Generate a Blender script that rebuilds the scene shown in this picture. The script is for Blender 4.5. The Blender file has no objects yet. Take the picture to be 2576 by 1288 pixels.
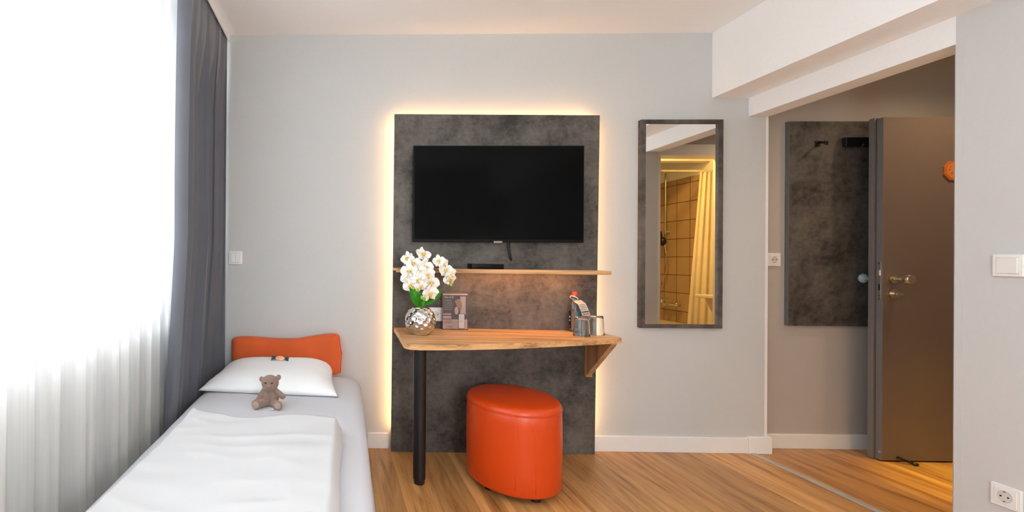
import bpy, bmesh, math, random
from mathutils import Vector, Matrix, noise
random.seed(7)
PI = math.pi
SC = bpy.context.scene
COL = SC.collection

# ------------------------------------------------------------------ camera
F, CX, CY, W, H = 1200.0, 815.57, 656.66, 2576, 1288
yaw, roll, pitch = -0.02177, 0.00578, 0.00041
fw = Vector((math.sin(yaw)*math.cos(pitch), math.cos(yaw)*math.cos(pitch), math.sin(pitch)))
r0 = Vector((math.cos(yaw), -math.sin(yaw), 0)); u0 = r0.cross(fw)
rc = r0*math.cos(roll) + u0*math.sin(roll); uc = u0*math.cos(roll) - r0*math.sin(roll)
cam_data = bpy.data.cameras.new('camera'); cam = bpy.data.objects.new('camera', cam_data); COL.objects.link(cam)
m = Matrix.Identity(4)
for i in range(3):
    m[i][0], m[i][1], m[i][2] = rc[i], uc[i], -fw[i]
m[0][3], m[1][3], m[2][3] = 0.0, -2.86, 1.1122
cam.matrix_world = m
cam_data.sensor_fit = 'HORIZONTAL'; cam_data.sensor_width = 36; cam_data.lens = 36*F/W
cam_data.shift_x = (W/2-CX)/W; cam_data.shift_y = (CY-H/2)/W
cam_data.clip_start = 0.02
SC.camera = cam

# ------------------------------------------------------------------ world, lights, exposure
wd = bpy.data.worlds.new('sky'); SC.world = wd; wd.use_nodes = True
bg = wd.node_tree.nodes['Background']; bg.inputs[0].default_value = (0.93, 0.96, 1.0, 1); bg.inputs[1].default_value = 2.6

def area(name, loc, rot, sx, sy, power, color):
    l = bpy.data.lights.new(name, 'AREA'); l.shape = 'RECTANGLE'; l.size = sx; l.size_y = sy
    l.energy = power; l.color = color
    o = bpy.data.objects.new(name, l); COL.objects.link(o); o.location = loc; o.rotation_euler = rot
    return o
def point(name, loc, power, color, r=0.05):
    l = bpy.data.lights.new(name, 'POINT'); l.energy = power; l.color = color; l.shadow_soft_size = r
    o = bpy.data.objects.new(name, l); COL.objects.link(o); o.location = loc
    return o
area('daylight', (-1.75, -1.75, 1.75), (0, -PI/2, 0), 2.3, 3.6, 66, (0.85, 0.925, 1.0))
point('fill_floor_lamp_light', (0.55, -3.75, 1.25), 92, (0.86, 0.94, 1.0), 0.13)  # main fill light, added behind the camera to brighten walls and ceiling
point('fill_floor_lamp_light', (2.0, -3.8, 1.22), 15, (0.93, 0.96, 1.0), 0.12)  # weaker fill from the right, added for the lower walls
sp = bpy.data.lights.new('corridor_lamp_light', 'SPOT'); sp.energy = 24; sp.color = (1.0, 0.70, 0.42); sp.spot_size = math.radians(150); sp.spot_blend = 1.0; sp.shadow_soft_size = 0.03
spo = bpy.data.objects.new('corridor_lamp_light', sp); COL.objects.link(spo); spo.location = (3.40, -0.55, 2.35)
sp2 = bpy.data.lights.new('corridor_lamp_beam', 'SPOT'); sp2.energy = 190; sp2.color = (1.0, 0.70, 0.08); sp2.spot_size = math.radians(27); sp2.spot_blend = 1.0; sp2.shadow_soft_size = 0.03
spo = bpy.data.objects.new('corridor_lamp_beam', sp2); COL.objects.link(spo); spo.location = (3.30, -0.46, 2.35)
area('bathroom_lamp_light', (2.78, -1.5, 2.45), (0, 0, 0), 0.2, 0.2, 20, (1.0, 0.56, 0.13))
SC.view_settings.view_transform = 'Standard'; SC.view_settings.look = 'None'
SC.view_settings.exposure = 0.45; SC.view_settings.gamma = 1.0; SC.view_settings.use_curve_mapping = False
SC.cycles.max_bounces = 14; SC.cycles.diffuse_bounces = 6; SC.cycles.transparent_max_bounces = 14; SC.cycles.transmission_bounces = 14

# ------------------------------------------------------------------ materials
def newmat(name):
    mt = bpy.data.materials.new(name); mt.use_nodes = True
    nt = mt.node_tree; return mt, nt, nt.nodes['Principled BSDF']
def setp(b, **k):
    names = dict(col='Base Color', rough='Roughness', metal='Metallic', spec='Specular IOR Level', trans='Transmission Weight',
                 ior='IOR', emit='Emission Color', estr='Emission Strength', coat='Coat Weight', sheen='Sheen Weight', sub='Subsurface Weight')
    for a, v in k.items():
        b.inputs[names[a]].default_value = (*v, 1) if a in ('col', 'emit') else v
def node(nt, t, **k):
    n = nt.nodes.new(t)
    for a, v in k.items(): setattr(n, a, v)
    return n
def mapping(nt, scale=(1, 1, 1), rot=(0, 0, 0), loc=(0, 0, 0)):
    tc = node(nt, 'ShaderNodeTexCoord'); mp = node(nt, 'ShaderNodeMapping')
    nt.links.new(tc.outputs['Object'], mp.inputs[0])
    mp.inputs['Scale'].default_value = scale; mp.inputs['Rotation'].default_value = rot; mp.inputs['Location'].default_value = loc
    return mp
def noise_tex(nt, vec, scale, detail=4, rough=0.5):
    n = node(nt, 'ShaderNodeTexNoise'); n.inputs['Scale'].default_value = scale
    n.inputs['Detail'].default_value = detail; n.inputs['Roughness'].default_value = rough
    nt.links.new(vec.outputs[0], n.inputs['Vector']); return n
def ramp(nt, src, stops):
    r = node(nt, 'ShaderNodeValToRGB')
    e = r.color_ramp.elements
    while len(e) < len(stops): e.new(0.5)
    for i, (p, c) in enumerate(stops): e[i].position = p; e[i].color = (*c, 1)
    nt.links.new(src, r.inputs[0]); return r
def bump(nt, b, src, strength=0.2, dist=0.002):
    n = node(nt, 'ShaderNodeBump'); n.inputs['Strength'].default_value = strength; n.inputs['Distance'].default_value = dist
    nt.links.new(src, n.inputs['Height']); nt.links.new(n.outputs[0], b.inputs['Normal'])
def simple(name, col, rough=0.5, var=0.06, nscale=30, bmp=0.0, **k):
    mt, nt, b = newmat(name); setp(b, rough=rough, **k)
    mp = mapping(nt); n = noise_tex(nt, mp, nscale)
    lo = tuple(c*(1-var) for c in col); hi = tuple(min(1, c*(1+var)) for c in col)
    r = ramp(nt, n.outputs['Fac'], [(0.3, lo), (0.7, hi)]); nt.links.new(r.outputs[0], b.inputs['Base Color'])
    if bmp: bump(nt, b, n.outputs['Fac'], bmp)
    return mt
def fabric(name, col, rough=0.85, weave=900, bmp=0.15, var=0.05, **k):
    mt, nt, b = newmat(name); setp(b, rough=rough, spec=0.25, **k)
    mp = mapping(nt); n = noise_tex(nt, mp, 6, 3); w = noise_tex(nt, mp, weave, 2)
    lo = tuple(c*(1-var) for c in col); hi = tuple(min(1, c*(1+var)) for c in col)
    r = ramp(nt, n.outputs['Fac'], [(0.3, lo), (0.7, hi)]); nt.links.new(r.outputs[0], b.inputs['Base Color'])
    bump(nt, b, w.outputs['Fac'], bmp, 0.0006)
    return mt
def concrete(name, a=(0.026, 0.023, 0.021), c=(0.145, 0.128, 0.115), rough=0.5):
    mt, nt, b = newmat(name); setp(b, rough=rough, spec=0.35)
    mp = mapping(nt, (1, 1, 1)); n1 = noise_tex(nt, mp, 3.4, 12, 0.72); n2 = noise_tex(nt, mp, 34, 8, 0.75)
    mp3 = mapping(nt, (2.5, 2.5, 42)); n3 = noise_tex(nt, mp3, 4, 3)
    ad = node(nt, 'ShaderNodeMath', operation='MULTIPLY_ADD'); ad.inputs[1].default_value = 0.42
    nt.links.new(n2.outputs['Fac'], ad.inputs[0]); nt.links.new(n1.outputs['Fac'], ad.inputs[2])
    ad2 = node(nt, 'ShaderNodeMath', operation='MULTIPLY_ADD'); ad2.inputs[1].default_value = 0.06
    nt.links.new(n3.outputs['Fac'], ad2.inputs[0]); nt.links.new(ad.outputs[0], ad2.inputs[2])
    mid = tuple((x+y)/2*0.95 for x, y in zip(a, c))
    r = ramp(nt, ad2.outputs[0], [(0.60, a), (0.73, mid), (0.90, c)])
    nt.links.new(r.outputs[0], b.inputs['Base Color']); bump(nt, b, n2.outputs['Fac'], 0.08)
    return mt
def wood(name, axis=0, base=(0.62, 0.35, 0.155), dark=(0.32, 0.155, 0.058), rough=0.42, scale=1.0, light=None):
    mt, nt, b = newmat(name); setp(b, rough=rough, spec=0.4)
    s = [14.0*scale]*3; s[axis] = 1.1*scale
    mp = mapping(nt, tuple(s)); n = noise_tex(nt, mp, 1.6, 7, 0.6)
    s2 = [90.0*scale]*3; s2[axis] = 3.0*scale
    mp2 = mapping(nt, tuple(s2)); n2 = noise_tex(nt, mp2, 1.5, 3)
    ad = node(nt, 'ShaderNodeMath', operation='MULTIPLY_ADD'); ad.inputs[1].default_value = 0.35
    nt.links.new(n2.outputs['Fac'], ad.inputs[0]); nt.links.new(n.outputs['Fac'], ad.inputs[2])
    light = light or tuple(min(1, c*1.25) for c in base)
    r = ramp(nt, ad.outputs[0], [(0.50, dark), (0.66, base), (0.86, light)])
    nt.links.new(r.outputs[0], b.inputs['Base Color']); bump(nt, b, n2.outputs['Fac'], 0.06)
    return mt
def floor_mat():
    mt, nt, b = newmat('oak_plank_floor'); setp(b, rough=0.36, spec=0.45)
    mp = mapping(nt, (1, 1, 1), (0, 0, PI/2))
    br = node(nt, 'ShaderNodeTexBrick'); br.offset = 0.37; br.offset_frequency = 2
    br.inputs['Scale'].default_value = 1.0; br.inputs['Mortar Size'].default_value = 0.0008
    br.inputs['Brick Width'].default_value = 1.22; br.inputs['Row Height'].default_value = 0.165
    br.inputs['Color1'].default_value = (0, 0, 0, 1); br.inputs['Color2'].default_value = (1, 1, 1, 1)
    br.inputs['Mortar'].default_value = (0.5, 0.5, 0.5, 1); br.inputs['Bias'].default_value = 0
    nt.links.new(mp.outputs[0], br.inputs['Vector'])
    # grain, shifted per plank
    tc = node(nt, 'ShaderNodeTexCoord'); mul = node(nt, 'ShaderNodeVectorMath', operation='MULTIPLY'); mul.inputs[1].default_value = (13, 1.0, 1)
    nt.links.new(tc.outputs['Object'], mul.inputs[0])
    sc = node(nt, 'ShaderNodeVectorMath', operation='SCALE'); sc.inputs[3].default_value = 9.0
    nt.links.new(br.outputs['Color'], sc.inputs[0])
    ad = node(nt, 'ShaderNodeVectorMath', operation='ADD'); nt.links.new(mul.outputs[0], ad.inputs[0]); nt.links.new(sc.outputs[0], ad.inputs[1])
    n = noise_tex(nt, ad, 1.5, 7, 0.62)
    n.inputs['Distortion'].default_value = 0.6
    mul2 = node(nt, 'ShaderNodeVectorMath', operation='MULTIPLY'); mul2.inputs[1].default_value = (8, 3.4, 1)
    nt.links.new(ad.outputs[0], mul2.inputs[0]); n2 = noise_tex(nt, mul2, 1.3, 3)
    ma = node(nt, 'ShaderNodeMath', operation='MULTIPLY_ADD'); ma.inputs[1].default_value = 0.25
    nt.links.new(n2.outputs['Fac'], ma.inputs[0]); nt.links.new(n.outputs['Fac'], ma.inputs[2])
    r = ramp(nt, ma.outputs[0], [(0.36, (0.13, 0.052, 0.015)), (0.50, (0.37, 0.172, 0.052)), (0.62, (0.55, 0.275, 0.090)), (0.85, (0.70, 0.40, 0.155))])
    hs = node(nt, 'ShaderNodeHueSaturation'); nt.links.new(r.outputs[0], hs.inputs['Color'])
    mr = node(nt, 'ShaderNodeMapRange'); mr.inputs['To Min'].default_value = 0.72; mr.inputs['To Max'].default_value = 1.15
    sepc = node(nt, 'ShaderNodeSeparateColor'); nt.links.new(br.outputs['Color'], sepc.inputs[0])
    nt.links.new(sepc.outputs[0], mr.inputs['Value']); nt.links.new(mr.outputs[0], hs.inputs['Value'])
    mx = node(nt, 'ShaderNodeMix', data_type='RGBA'); mx.inputs['B'].default_value = (0.22, 0.11, 0.042, 1)
    nt.links.new(br.outputs['Fac'], mx.inputs['Factor']); nt.links.new(hs.outputs[0], mx.inputs['A'])
    nt.links.new(mx.outputs['Result'], b.inputs['Base Color']); bump(nt, b, n2.outputs['Fac'], 0.05)
    return mt
def tile_mat():
    mt, nt, b = newmat('bathroom_tile'); setp(b, rough=0.2)
    tc = node(nt, 'ShaderNodeTexCoord'); sx = node(nt, 'ShaderNodeSeparateXYZ'); cx = node(nt, 'ShaderNodeCombineXYZ')
    nt.links.new(tc.outputs['Object'], sx.inputs[0]); nt.links.new(sx.outputs['Y'], cx.inputs['X']); nt.links.new(sx.outputs['Z'], cx.inputs['Y'])
    br = node(nt, 'ShaderNodeTexBrick'); br.offset = 0.0
    br.inputs['Scale'].default_value = 1; br.inputs['Mortar Size'].default_value = 0.004
    br.inputs['Brick Width'].default_value = 0.19; br.inputs['Row Height'].default_value = 0.197
    br.inputs['Color1'].default_value = (0.42, 0.30, 0.20, 1); br.inputs['Color2'].default_value = (0.48, 0.34, 0.23, 1)
    br.inputs['Mortar'].default_value = (0.12, 0.06, 0.03, 1)
    nt.links.new(cx.outputs[0], br.inputs['Vector']); nt.links.new(br.outputs['Color'], b.inputs['Base Color'])
    return mt
def sheer_mat():
    mt = bpy.data.materials.new('sheer_voile'); mt.use_nodes = True; nt = mt.node_tree; nt.nodes.clear()
    out = node(nt, 'ShaderNodeOutputMaterial'); tr = node(nt, 'ShaderNodeBsdfTransparent'); tl = node(nt, 'ShaderNodeBsdfTranslucent'); df = node(nt, 'ShaderNodeBsdfDiffuse')
    mp = mapping(nt, (1, 40, 1)); n = noise_tex(nt, mp, 3, 3)
    r = ramp(nt, n.outputs['Fac'], [(0.3, (0.84, 0.83, 0.81)), (0.7, (0.92, 0.92, 0.91))])
    nt.links.new(r.outputs[0], tl.inputs[0]); nt.links.new(r.outputs[0], df.inputs[0]); tr.inputs[0].default_value = (1, 1, 1, 1)
    m1 = node(nt, 'ShaderNodeMixShader'); m1.inputs[0].default_value = 0.5
    nt.links.new(tl.outputs[0], m1.inputs[1]); nt.links.new(df.outputs[0], m1.inputs[2])
    # cloth hides more where it is seen edge-on: more threads in the way
    lw = node(nt, 'ShaderNodeLayerWeight'); lw.inputs[0].default_value = 0.35
    mr = node(nt, 'ShaderNodeMapRange'); mr.inputs['To Min'].default_value = 0.66; mr.inputs['To Max'].default_value = 0.95
    nt.links.new(lw.outputs['Facing'], mr.inputs['Value'])
    m2 = node(nt, 'ShaderNodeMixShader'); nt.links.new(mr.outputs[0], m2.inputs[0])
    nt.links.new(tr.outputs[0], m2.inputs[1]); nt.links.new(m1.outputs[0], m2.inputs[2]); nt.links.new(m2.outputs[0], out.inputs[0])
    return mt
def glass_mat(name, col=(1, 1, 1), rough=0.0):
    mt, nt, b = newmat(name); setp(b, col=col, rough=rough, trans=1.0, ior=1.45); return mt
def shade_mat():
    mt = bpy.data.materials.new('lamp_shade_cloth'); mt.use_nodes = True; nt = mt.node_tree; nt.nodes.clear()
    out = node(nt, 'ShaderNodeOutputMaterial'); tr = node(nt, 'ShaderNodeBsdfTransparent'); df = node(nt, 'ShaderNodeBsdfTranslucent'); mx = node(nt, 'ShaderNodeMixShader')
    tr.inputs[0].default_value = (1, 0.97, 0.93, 1); df.inputs[0].default_value = (0.9, 0.85, 0.8, 1); mx.inputs[0].default_value = 0.3
    nt.links.new(tr.outputs[0], mx.inputs[1]); nt.links.new(df.outputs[0], mx.inputs[2]); nt.links.new(mx.outputs[0], out.inputs[0]); return mt
def pane_mat():
    mt = bpy.data.materials.new('window_glass'); mt.use_nodes = True; nt = mt.node_tree; nt.nodes.clear()
    out = node(nt, 'ShaderNodeOutputMaterial'); tr = node(nt, 'ShaderNodeBsdfTransparent'); gl = node(nt, 'ShaderNodeBsdfGlossy'); gl.inputs['Roughness'].default_value = 0.02
    tr.inputs[0].default_value = (0.96, 0.97, 0.97, 1)
    mx = node(nt, 'ShaderNodeMixShader'); mx.inputs[0].default_value = 0.07
    nt.links.new(tr.outputs[0], mx.inputs[1]); nt.links.new(gl.outputs[0], mx.inputs[2]); nt.links.new(mx.outputs[0], out.inputs[0]); return mt
def emis(name, col, s):
    mt, nt, b = newmat(name); setp(b, col=(0.8, 0.8, 0.8), emit=col, estr=s); return mt

M = {}
M['wall'] = simple('grey_wall_paint', (0.54, 0.555, 0.56), 0.9, 0.012, 60, 0.03, spec=0.2)
M['white'] = simple('white_wall_paint', (0.87, 0.88, 0.89), 0.9, 0.01, 60, 0.03, spec=0.2)
M['rwall'] = simple('pale_wall_paint', (0.58, 0.585, 0.59), 0.9, 0.01, 60, 0.03, spec=0.2)
M['lint'] = simple('lintel_paint', (0.84, 0.85, 0.86), 0.9, 0.01, 60, 0.03, spec=0.2)
M['corr'] = simple('corridor_wall_paint', (0.46, 0.43, 0.40), 0.9, 0.012, 60, 0.03, spec=0.2)
M['trim'] = simple('white_trim_paint', (0.79, 0.795, 0.80), 0.45, 0.01)
M['floor'] = floor_mat()
M['concrete'] = concrete('dark_concrete_laminate')
M['concrete_side'] = simple('grey_edge_band', (0.13, 0.135, 0.14), 0.5)
M['oak_x'] = wood('oak_laminate_along_x', 0)
M['oak_z'] = wood('oak_laminate_along_z', 2, base=(0.42, 0.235, 0.11), dark=(0.25, 0.125, 0.05))
M['black_metal'] = simple('black_powder_coat', (0.006, 0.0065, 0.009), 0.38, 0.1)
M['black_plastic'] = simple('black_plastic', (0.010, 0.010, 0.011), 0.45, 0.1)
M['tv_case'] = simple('tv_black_bezel', (0.004, 0.004, 0.004), 0.4, 0.02, spec=0.12)
M['badge'] = simple('grey_badge', (0.22, 0.22, 0.22), 0.4, 0.05)
M['screen'] = simple('tv_screen', (0.002, 0.002, 0.0021), 0.09, 0.02, spec=0.05)
M['silver'] = simple('brushed_silver', (0.62, 0.62, 0.60), 0.3, 0.03, metal=1.0)
M['nickel'] = simple('satin_nickel', (0.72, 0.66, 0.56), 0.22, 0.03, metal=1.0)
M['chrome'] = simple('chrome', (0.66, 0.65, 0.63), 0.06, 0.01, metal=1.0)
M['mirror'] = simple('mirror_silvering', (0.90, 0.90, 0.89), 0.0, 0.0, metal=1.0)
M['alu'] = simple('ribbed_aluminium', (0.62, 0.60, 0.57), 0.4, 0.05, metal=0.6)
M['leather'] = simple('orange_leatherette', (0.60, 0.054, 0.003), 0.34, 0.07, 300, 0.12, spec=0.5)
M['velour'] = fabric('orange_upholstery', (0.60, 0.105, 0.028), 0.9, 500, 0.3, 0.1, sheen=0.15)
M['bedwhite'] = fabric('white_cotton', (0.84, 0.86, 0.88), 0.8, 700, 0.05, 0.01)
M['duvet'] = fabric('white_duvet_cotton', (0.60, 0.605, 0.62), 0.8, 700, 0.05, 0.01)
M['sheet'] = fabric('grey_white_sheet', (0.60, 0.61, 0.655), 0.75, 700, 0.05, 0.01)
M['drape'] = fabric('slate_grey_drape', (0.115, 0.118, 0.14), 0.6, 600, 0.08, 0.05, sheen=0.25)
M['sheer'] = sheer_mat()
M['showercloth'] = fabric('cream_shower_curtain', (0.80, 0.74, 0.62), 0.6)
M['bear'] = fabric('taupe_plush', (0.25, 0.165, 0.13), 1.0, 420, 0.6, 0.15, sheen=0.3)
M['bear_light'] = fabric('pale_plush', (0.36, 0.25, 0.20), 1.0, 420, 0.6, 0.1, sheen=0.3)
M['plastic_white'] = simple('white_plastic', (0.80, 0.80, 0.79), 0.3, 0.01)
M['plastic_shadow'] = simple('shaded_white_plastic', (0.62, 0.61, 0.60), 0.4, 0.01)  # white plastic darkened: shade painted into socket wells and switch gaps
M['door'] = simple('grey_brown_door_paint', (0.17, 0.130, 0.105), 0.5, 0.03, 8)
M['door_edge'] = simple('grey_door_edge', (0.17, 0.17, 0.18), 0.45, 0.03)
M['petal'] = simple('orchid_petal', (0.88, 0.87, 0.83), 0.6, 0.03, 60, 0.0, sub=0.0)
M['lip'] = simple('orchid_lip', (0.75, 0.50, 0.10), 0.6, 0.25, 200)
M['leaf'] = simple('orchid_leaf', (0.07, 0.40, 0.02), 0.35, 0.35, 22)
M['bud'] = simple('orchid_bud', (0.30, 0.48, 0.06), 0.5, 0.2, 90)
M['stem'] = simple('orchid_stem', (0.12, 0.10, 0.03), 0.6, 0.2, 60)
M['moss'] = simple('moss', (0.16, 0.15, 0.05), 0.95, 0.6, 140, 0.5)
M['glass'] = glass_mat('clear_glass')
M['pet'] = glass_mat('clear_bottle_plastic', (0.93, 0.96, 0.97), 0.03)
M['acrylic'] = glass_mat('clear_acrylic', (0.97, 0.95, 0.95), 0.0)
M['pane'] = pane_mat()
M['red'] = simple('red_cap', (0.70, 0.035, 0.015), 0.4)
M['paper'] = simple('white_paper', (0.80, 0.78, 0.74), 0.7, 0.02)
M['blue'] = simple('blue_label', (0.10, 0.38, 0.58), 0.5, 0.25, 24)
M['lbl_taupe'] = simple('taupe_label', (0.30, 0.24, 0.19), 0.5, 0.05)
M['navy'] = simple('dark_label', (0.015, 0.012, 0.03), 0.5, 0.2)
M['teal'] = simple('teal_wrapper', (0.015, 0.13, 0.17), 0.35, 0.2)
M['peach'] = simple('peach_wrapper', (0.78, 0.40, 0.26), 0.4, 0.2, 60)
M['ink_dark'] = simple('print_dark', (0.055, 0.030, 0.030), 0.5, 0.2, 30)
M['ink_mid'] = simple('print_mauve', (0.22, 0.13, 0.13), 0.5, 0.25, 40)
M['ink_light'] = simple('print_pale', (0.55, 0.42, 0.40), 0.5, 0.15, 40)
M['ink_skin'] = simple('print_tan', (0.42, 0.22, 0.13), 0.5, 0.2, 60)
M['orange_plate'] = simple('orange_plate', (0.48, 0.13, 0.02), 0.4, 0.1)
M['radiator'] = simple('radiator_enamel', (0.74, 0.72, 0.68), 0.35, 0.01)
M['porcelain'] = simple('porcelain', (0.82, 0.80, 0.76), 0.12, 0.01)
M['tile'] = tile_mat()
M['led'] = emis('warm_led', (1.0, 0.52, 0.18), 30.0)
M['led_soft'] = emis('warm_led_shelf', (1.0, 0.50, 0.20), 42.0)
M['shade'] = shade_mat()
M['lampglass'] = emis('lamp_diffuser', (1.0, 0.85, 0.7), 4.0)
M['hall'] = simple('hallway_paint', (0.4, 0.36, 0.3), 0.9)
M['stone'] = simple('pale_stone_sill', (0.16, 0.18, 0.20), 0.3, 0.08)

# ------------------------------------------------------------------ mesh helpers
def box(bm, x0, x1, y0, y1, z0, z1, bevel=0.0, seg=2):
    vs = [bm.verts.new((x, y, z)) for z in (z0, z1) for y in (y0, y1) for x in (x0, x1)]
    fs = [(0, 2, 3, 1), (4, 5, 7, 6), (0, 1, 5, 4), (2, 6, 7, 3), (0, 4, 6, 2), (1, 3, 7, 5)]
    faces = [bm.faces.new([vs[i] for i in f]) for f in fs]
    if bevel:
        es = list({e for f in faces for e in f.edges})
        bmesh.ops.bevel(bm, geom=es, offset=bevel, segments=seg, affect='EDGES', profile=0.5)
    return bm
def prism(bm, pts, vec, bevel=0.0):
    """closed outline (3D points) pushed along vec"""
    a = [bm.verts.new(p) for p in pts]; v = Vector(vec); b = [bm.verts.new(Vector(p)+v) for p in pts]
    n = len(pts); fs = [bm.faces.new(a), bm.faces.new(list(reversed(b)))]
    for i in range(n): fs.append(bm.faces.new([a[i], b[i], b[(i+1) % n], a[(i+1) % n]]))
    bmesh.ops.recalc_face_normals(bm, faces=fs)
    if bevel:
        es = list({e for f in fs[:2] for e in f.edges})
        bmesh.ops.bevel(bm, geom=es, offset=bevel, segments=2, affect='EDGES', profile=0.5)
    return bm
def tube(bm, pts, r, seg=12, cap=True, closed=False):
    pts = [Vector(p) for p in pts]; n = len(pts); rr = r if isinstance(r, (list, tuple)) else [r]*n
    rings = []; up = Vector((0, 0, 1))
    for i, p in enumerate(pts):
        if closed: d = pts[(i+1) % n]-pts[(i-1) % n]
        else: d = pts[min(i+1, n-1)]-pts[max(i-1, 0)]
        d.normalize(); a = d.cross(up)
        if a.length < 1e-3: a = d.cross(Vector((1, 0, 0)))
        a.normalize(); b = d.cross(a)
        rings.append([bm.verts.new(p+(a*math.cos(t)+b*math.sin(t))*rr[i]) for t in [2*PI*k/seg for k in range(seg)]])
        up = b if False else up
    for i in range(n if closed else n-1):
        q, s = rings[i], rings[(i+1) % n]
        for k in range(seg): bm.faces.new([q[k], q[(k+1) % seg], s[(k+1) % seg], s[k]])
    if cap and not closed:
        bm.faces.new(list(reversed(rings[0]))); bm.faces.new(rings[-1])
    return bm
def lathe(bm, prof, c=(0, 0, 0), seg=40, closed=False, mat=None):
    rings = []
    for r, z in prof:
        rings.append([bm.verts.new((c[0]+r*math.cos(2*PI*k/seg), c[1]+r*math.sin(2*PI*k/seg), c[2]+z)) for k in range(seg)] if r > 1e-6 else [bm.verts.new((c[0], c[1], c[2]+z))])
    pairs = list(zip(rings[:-1], rings[1:]))
    if closed: pairs.append((rings[-1], rings[0]))
    for a, b in pairs:
        for k in range(seg):
            k2 = (k+1) % seg
            if len(a) == 1 and len(b) == 1: continue
            if len(a) == 1: bm.faces.new([a[0], b[k2], b[k]])
            elif len(b) == 1: bm.faces.new([a[k], a[k2], b[0]])
            else: bm.faces.new([a[k], a[k2], b[k2], b[k]])
    bmesh.ops.recalc_face_normals(bm, faces=bm.faces[:])
    return bm
def ellipsoid(bm, c, r, rot=None, u=20, v=12):
    mt = Matrix.Translation(c) @ (rot or Matrix.Identity(4)) @ Matrix.Diagonal((r[0], r[1], r[2], 1))
    bmesh.ops.create_uvsphere(bm, u_segments=u, v_segments=v, radius=1.0, matrix=mt)
    return bm
def grid(bm, nu, nv, fn, close_u=False):
    g = [[bm.verts.new(fn(i/nu, j/nv)) for j in range(nv+1)] for i in range(nu+(0 if close_u else 1))]
    for i in range(nu):
        i2 = (i+1) % nu if close_u else i+1
        for j in range(nv): bm.faces.new([g[i][j], g[i2][j], g[i2][j+1], g[i][j+1]])
    return g
def BM(): return bmesh.new()
def wloc(o):
    v = Vector((0, 0, 0))
    while o: v += o.location; o = o.parent
    return v
def obj(name, bm, mat, parent=None, smooth=False, local=False, angle=40, origin=None, label=None):
    """one mesh object; shapes are given in room coordinates unless local"""
    off = Vector((0, 0, 0))
    if parent and not local: off = wloc(parent)
    if origin: o2 = Vector(origin)
    elif not parent and not local and bm.verts:
        xs = [v.co for v in bm.verts]; o2 = Vector(((min(c.x for c in xs)+max(c.x for c in xs))/2, (min(c.y for c in xs)+max(c.y for c in xs))/2, min(c.z for c in xs)))
    else: o2 = off.copy()
    if not local: bmesh.ops.translate(bm, verts=bm.verts, vec=-o2)
    me = bpy.data.meshes.new(name)
    if smooth:
        for f in bm.faces: f.smooth = True
        ca = math.radians(angle)
        for e in bm.edges:
            if len(e.link_faces) == 2 and e.calc_face_angle(0) > ca: e.smooth = False
    bm.to_mesh(me); bm.free()
    for mm in (mat if isinstance(mat, (list, tuple)) else [mat]): me.materials.append(mm)
    o = bpy.data.objects.new(name, me); COL.objects.link(o)
    if parent: o.parent = parent
    if not local: o.location = o2-off
    if label: o['label'] = label
    return o
def tag(o, label, cat, group=None, kind=None):
    o['label'] = label; o['category'] = cat
    if group: o['group'] = group
    if kind: o['kind'] = kind
    return o
def thing(name, loc, label, cat, group=None, rot=(0, 0, 0)):
    o = bpy.data.objects.new(name, None); COL.objects.link(o); o.location = loc; o.rotation_euler = rot
    o.empty_display_size = 0.05
    return tag(o, label, cat, group)
def struct(name, bm, mat, smooth=False):
    o = obj(name, bm, mat, smooth=smooth, origin=(0, 0, 0)); o['kind'] = 'structure'; return o
def setmat(bm, n0, idx):
    for f in bm.faces[n0:]: f.material_index = idx

# ------------------------------------------------------------------ room shell
XR, XR2 = 2.43, 2.545        # room face and corridor face of the right wall
XL = -0.93                   # inner face of the window wall
CE, ZB, ZL = 2.471, 2.087, 1.977
YJ = -0.937                  # near side of the corridor opening
YE = -4.3                    # end of the room behind the camera
XC = 3.98                    # far wall of the corridor
b = BM(); box(b, XL-0.3, 4.4, YE-0.15, 0.3, -0.12, 0.0); struct('floor', b, M['floor'])
b = BM(); box(b, XL-0.3, 2.60, YE-0.15, 0.15, CE, CE+0.12); struct('ceiling', b, M['white'])
# back wall of the room, its end forms the column at the corridor opening
b = BM(); box(b, XL-0.3, XR2-0.014, 0.0, 0.15, 0.0, CE); struct('wall_back', b, M['wall'])
b = BM(); box(b, XR2-0.014, XR2, -0.0015, 0.15, 0.0, ZL); struct('trim_1', b, M['trim'])      # white corner strip
# corridor back wall
b = BM(); box(b, XR2, 4.2, 0.085, 0.15, 0.0, 2.5); struct('wall_corridor_back', b, M['corr'])
b = BM(); box(b, XR2, 4.2, -1.09, 0.15, 2.42, 2.6); struct('ceiling_corridor', b, M['white'])
# right wall: solid part nearer the camera, lintel over the opening
b = BM(); box(b, XR, 2.525, YE, YJ, 0.0, CE); struct('wall_right', b, M['rwall'])
b = BM(); box(b, XR, XR2, YJ, -0.0005, ZL, CE); struct('lintel', b, M['lint'])
bpy.data.objects['lintel'].name = 'trim_2'
b = BM(); box(b, XR-0.0015, XR-0.0002, YJ-0.026, YJ+0.001, 0.0, ZL); box(b, XR-0.0015, 2.525, YJ, YJ+0.0016, 0, ZL); struct('trim_3', b, M['rwall'])   # corner bead at the near side of the opening
# ceiling beam running along the right wall
b = BM(); box(b, 2.218, XR, YE, -0.0005, ZB, CE); struct('ceiling_beam', b, M['white']); bpy.data.objects['ceiling_beam'].name = 'trim_4'
# wall behind the camera
b = BM(); box(b, XL-0.3, XR2, YE-0.15, YE, 0.0, CE); struct('wall_rear', b, M['wall'])
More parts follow.
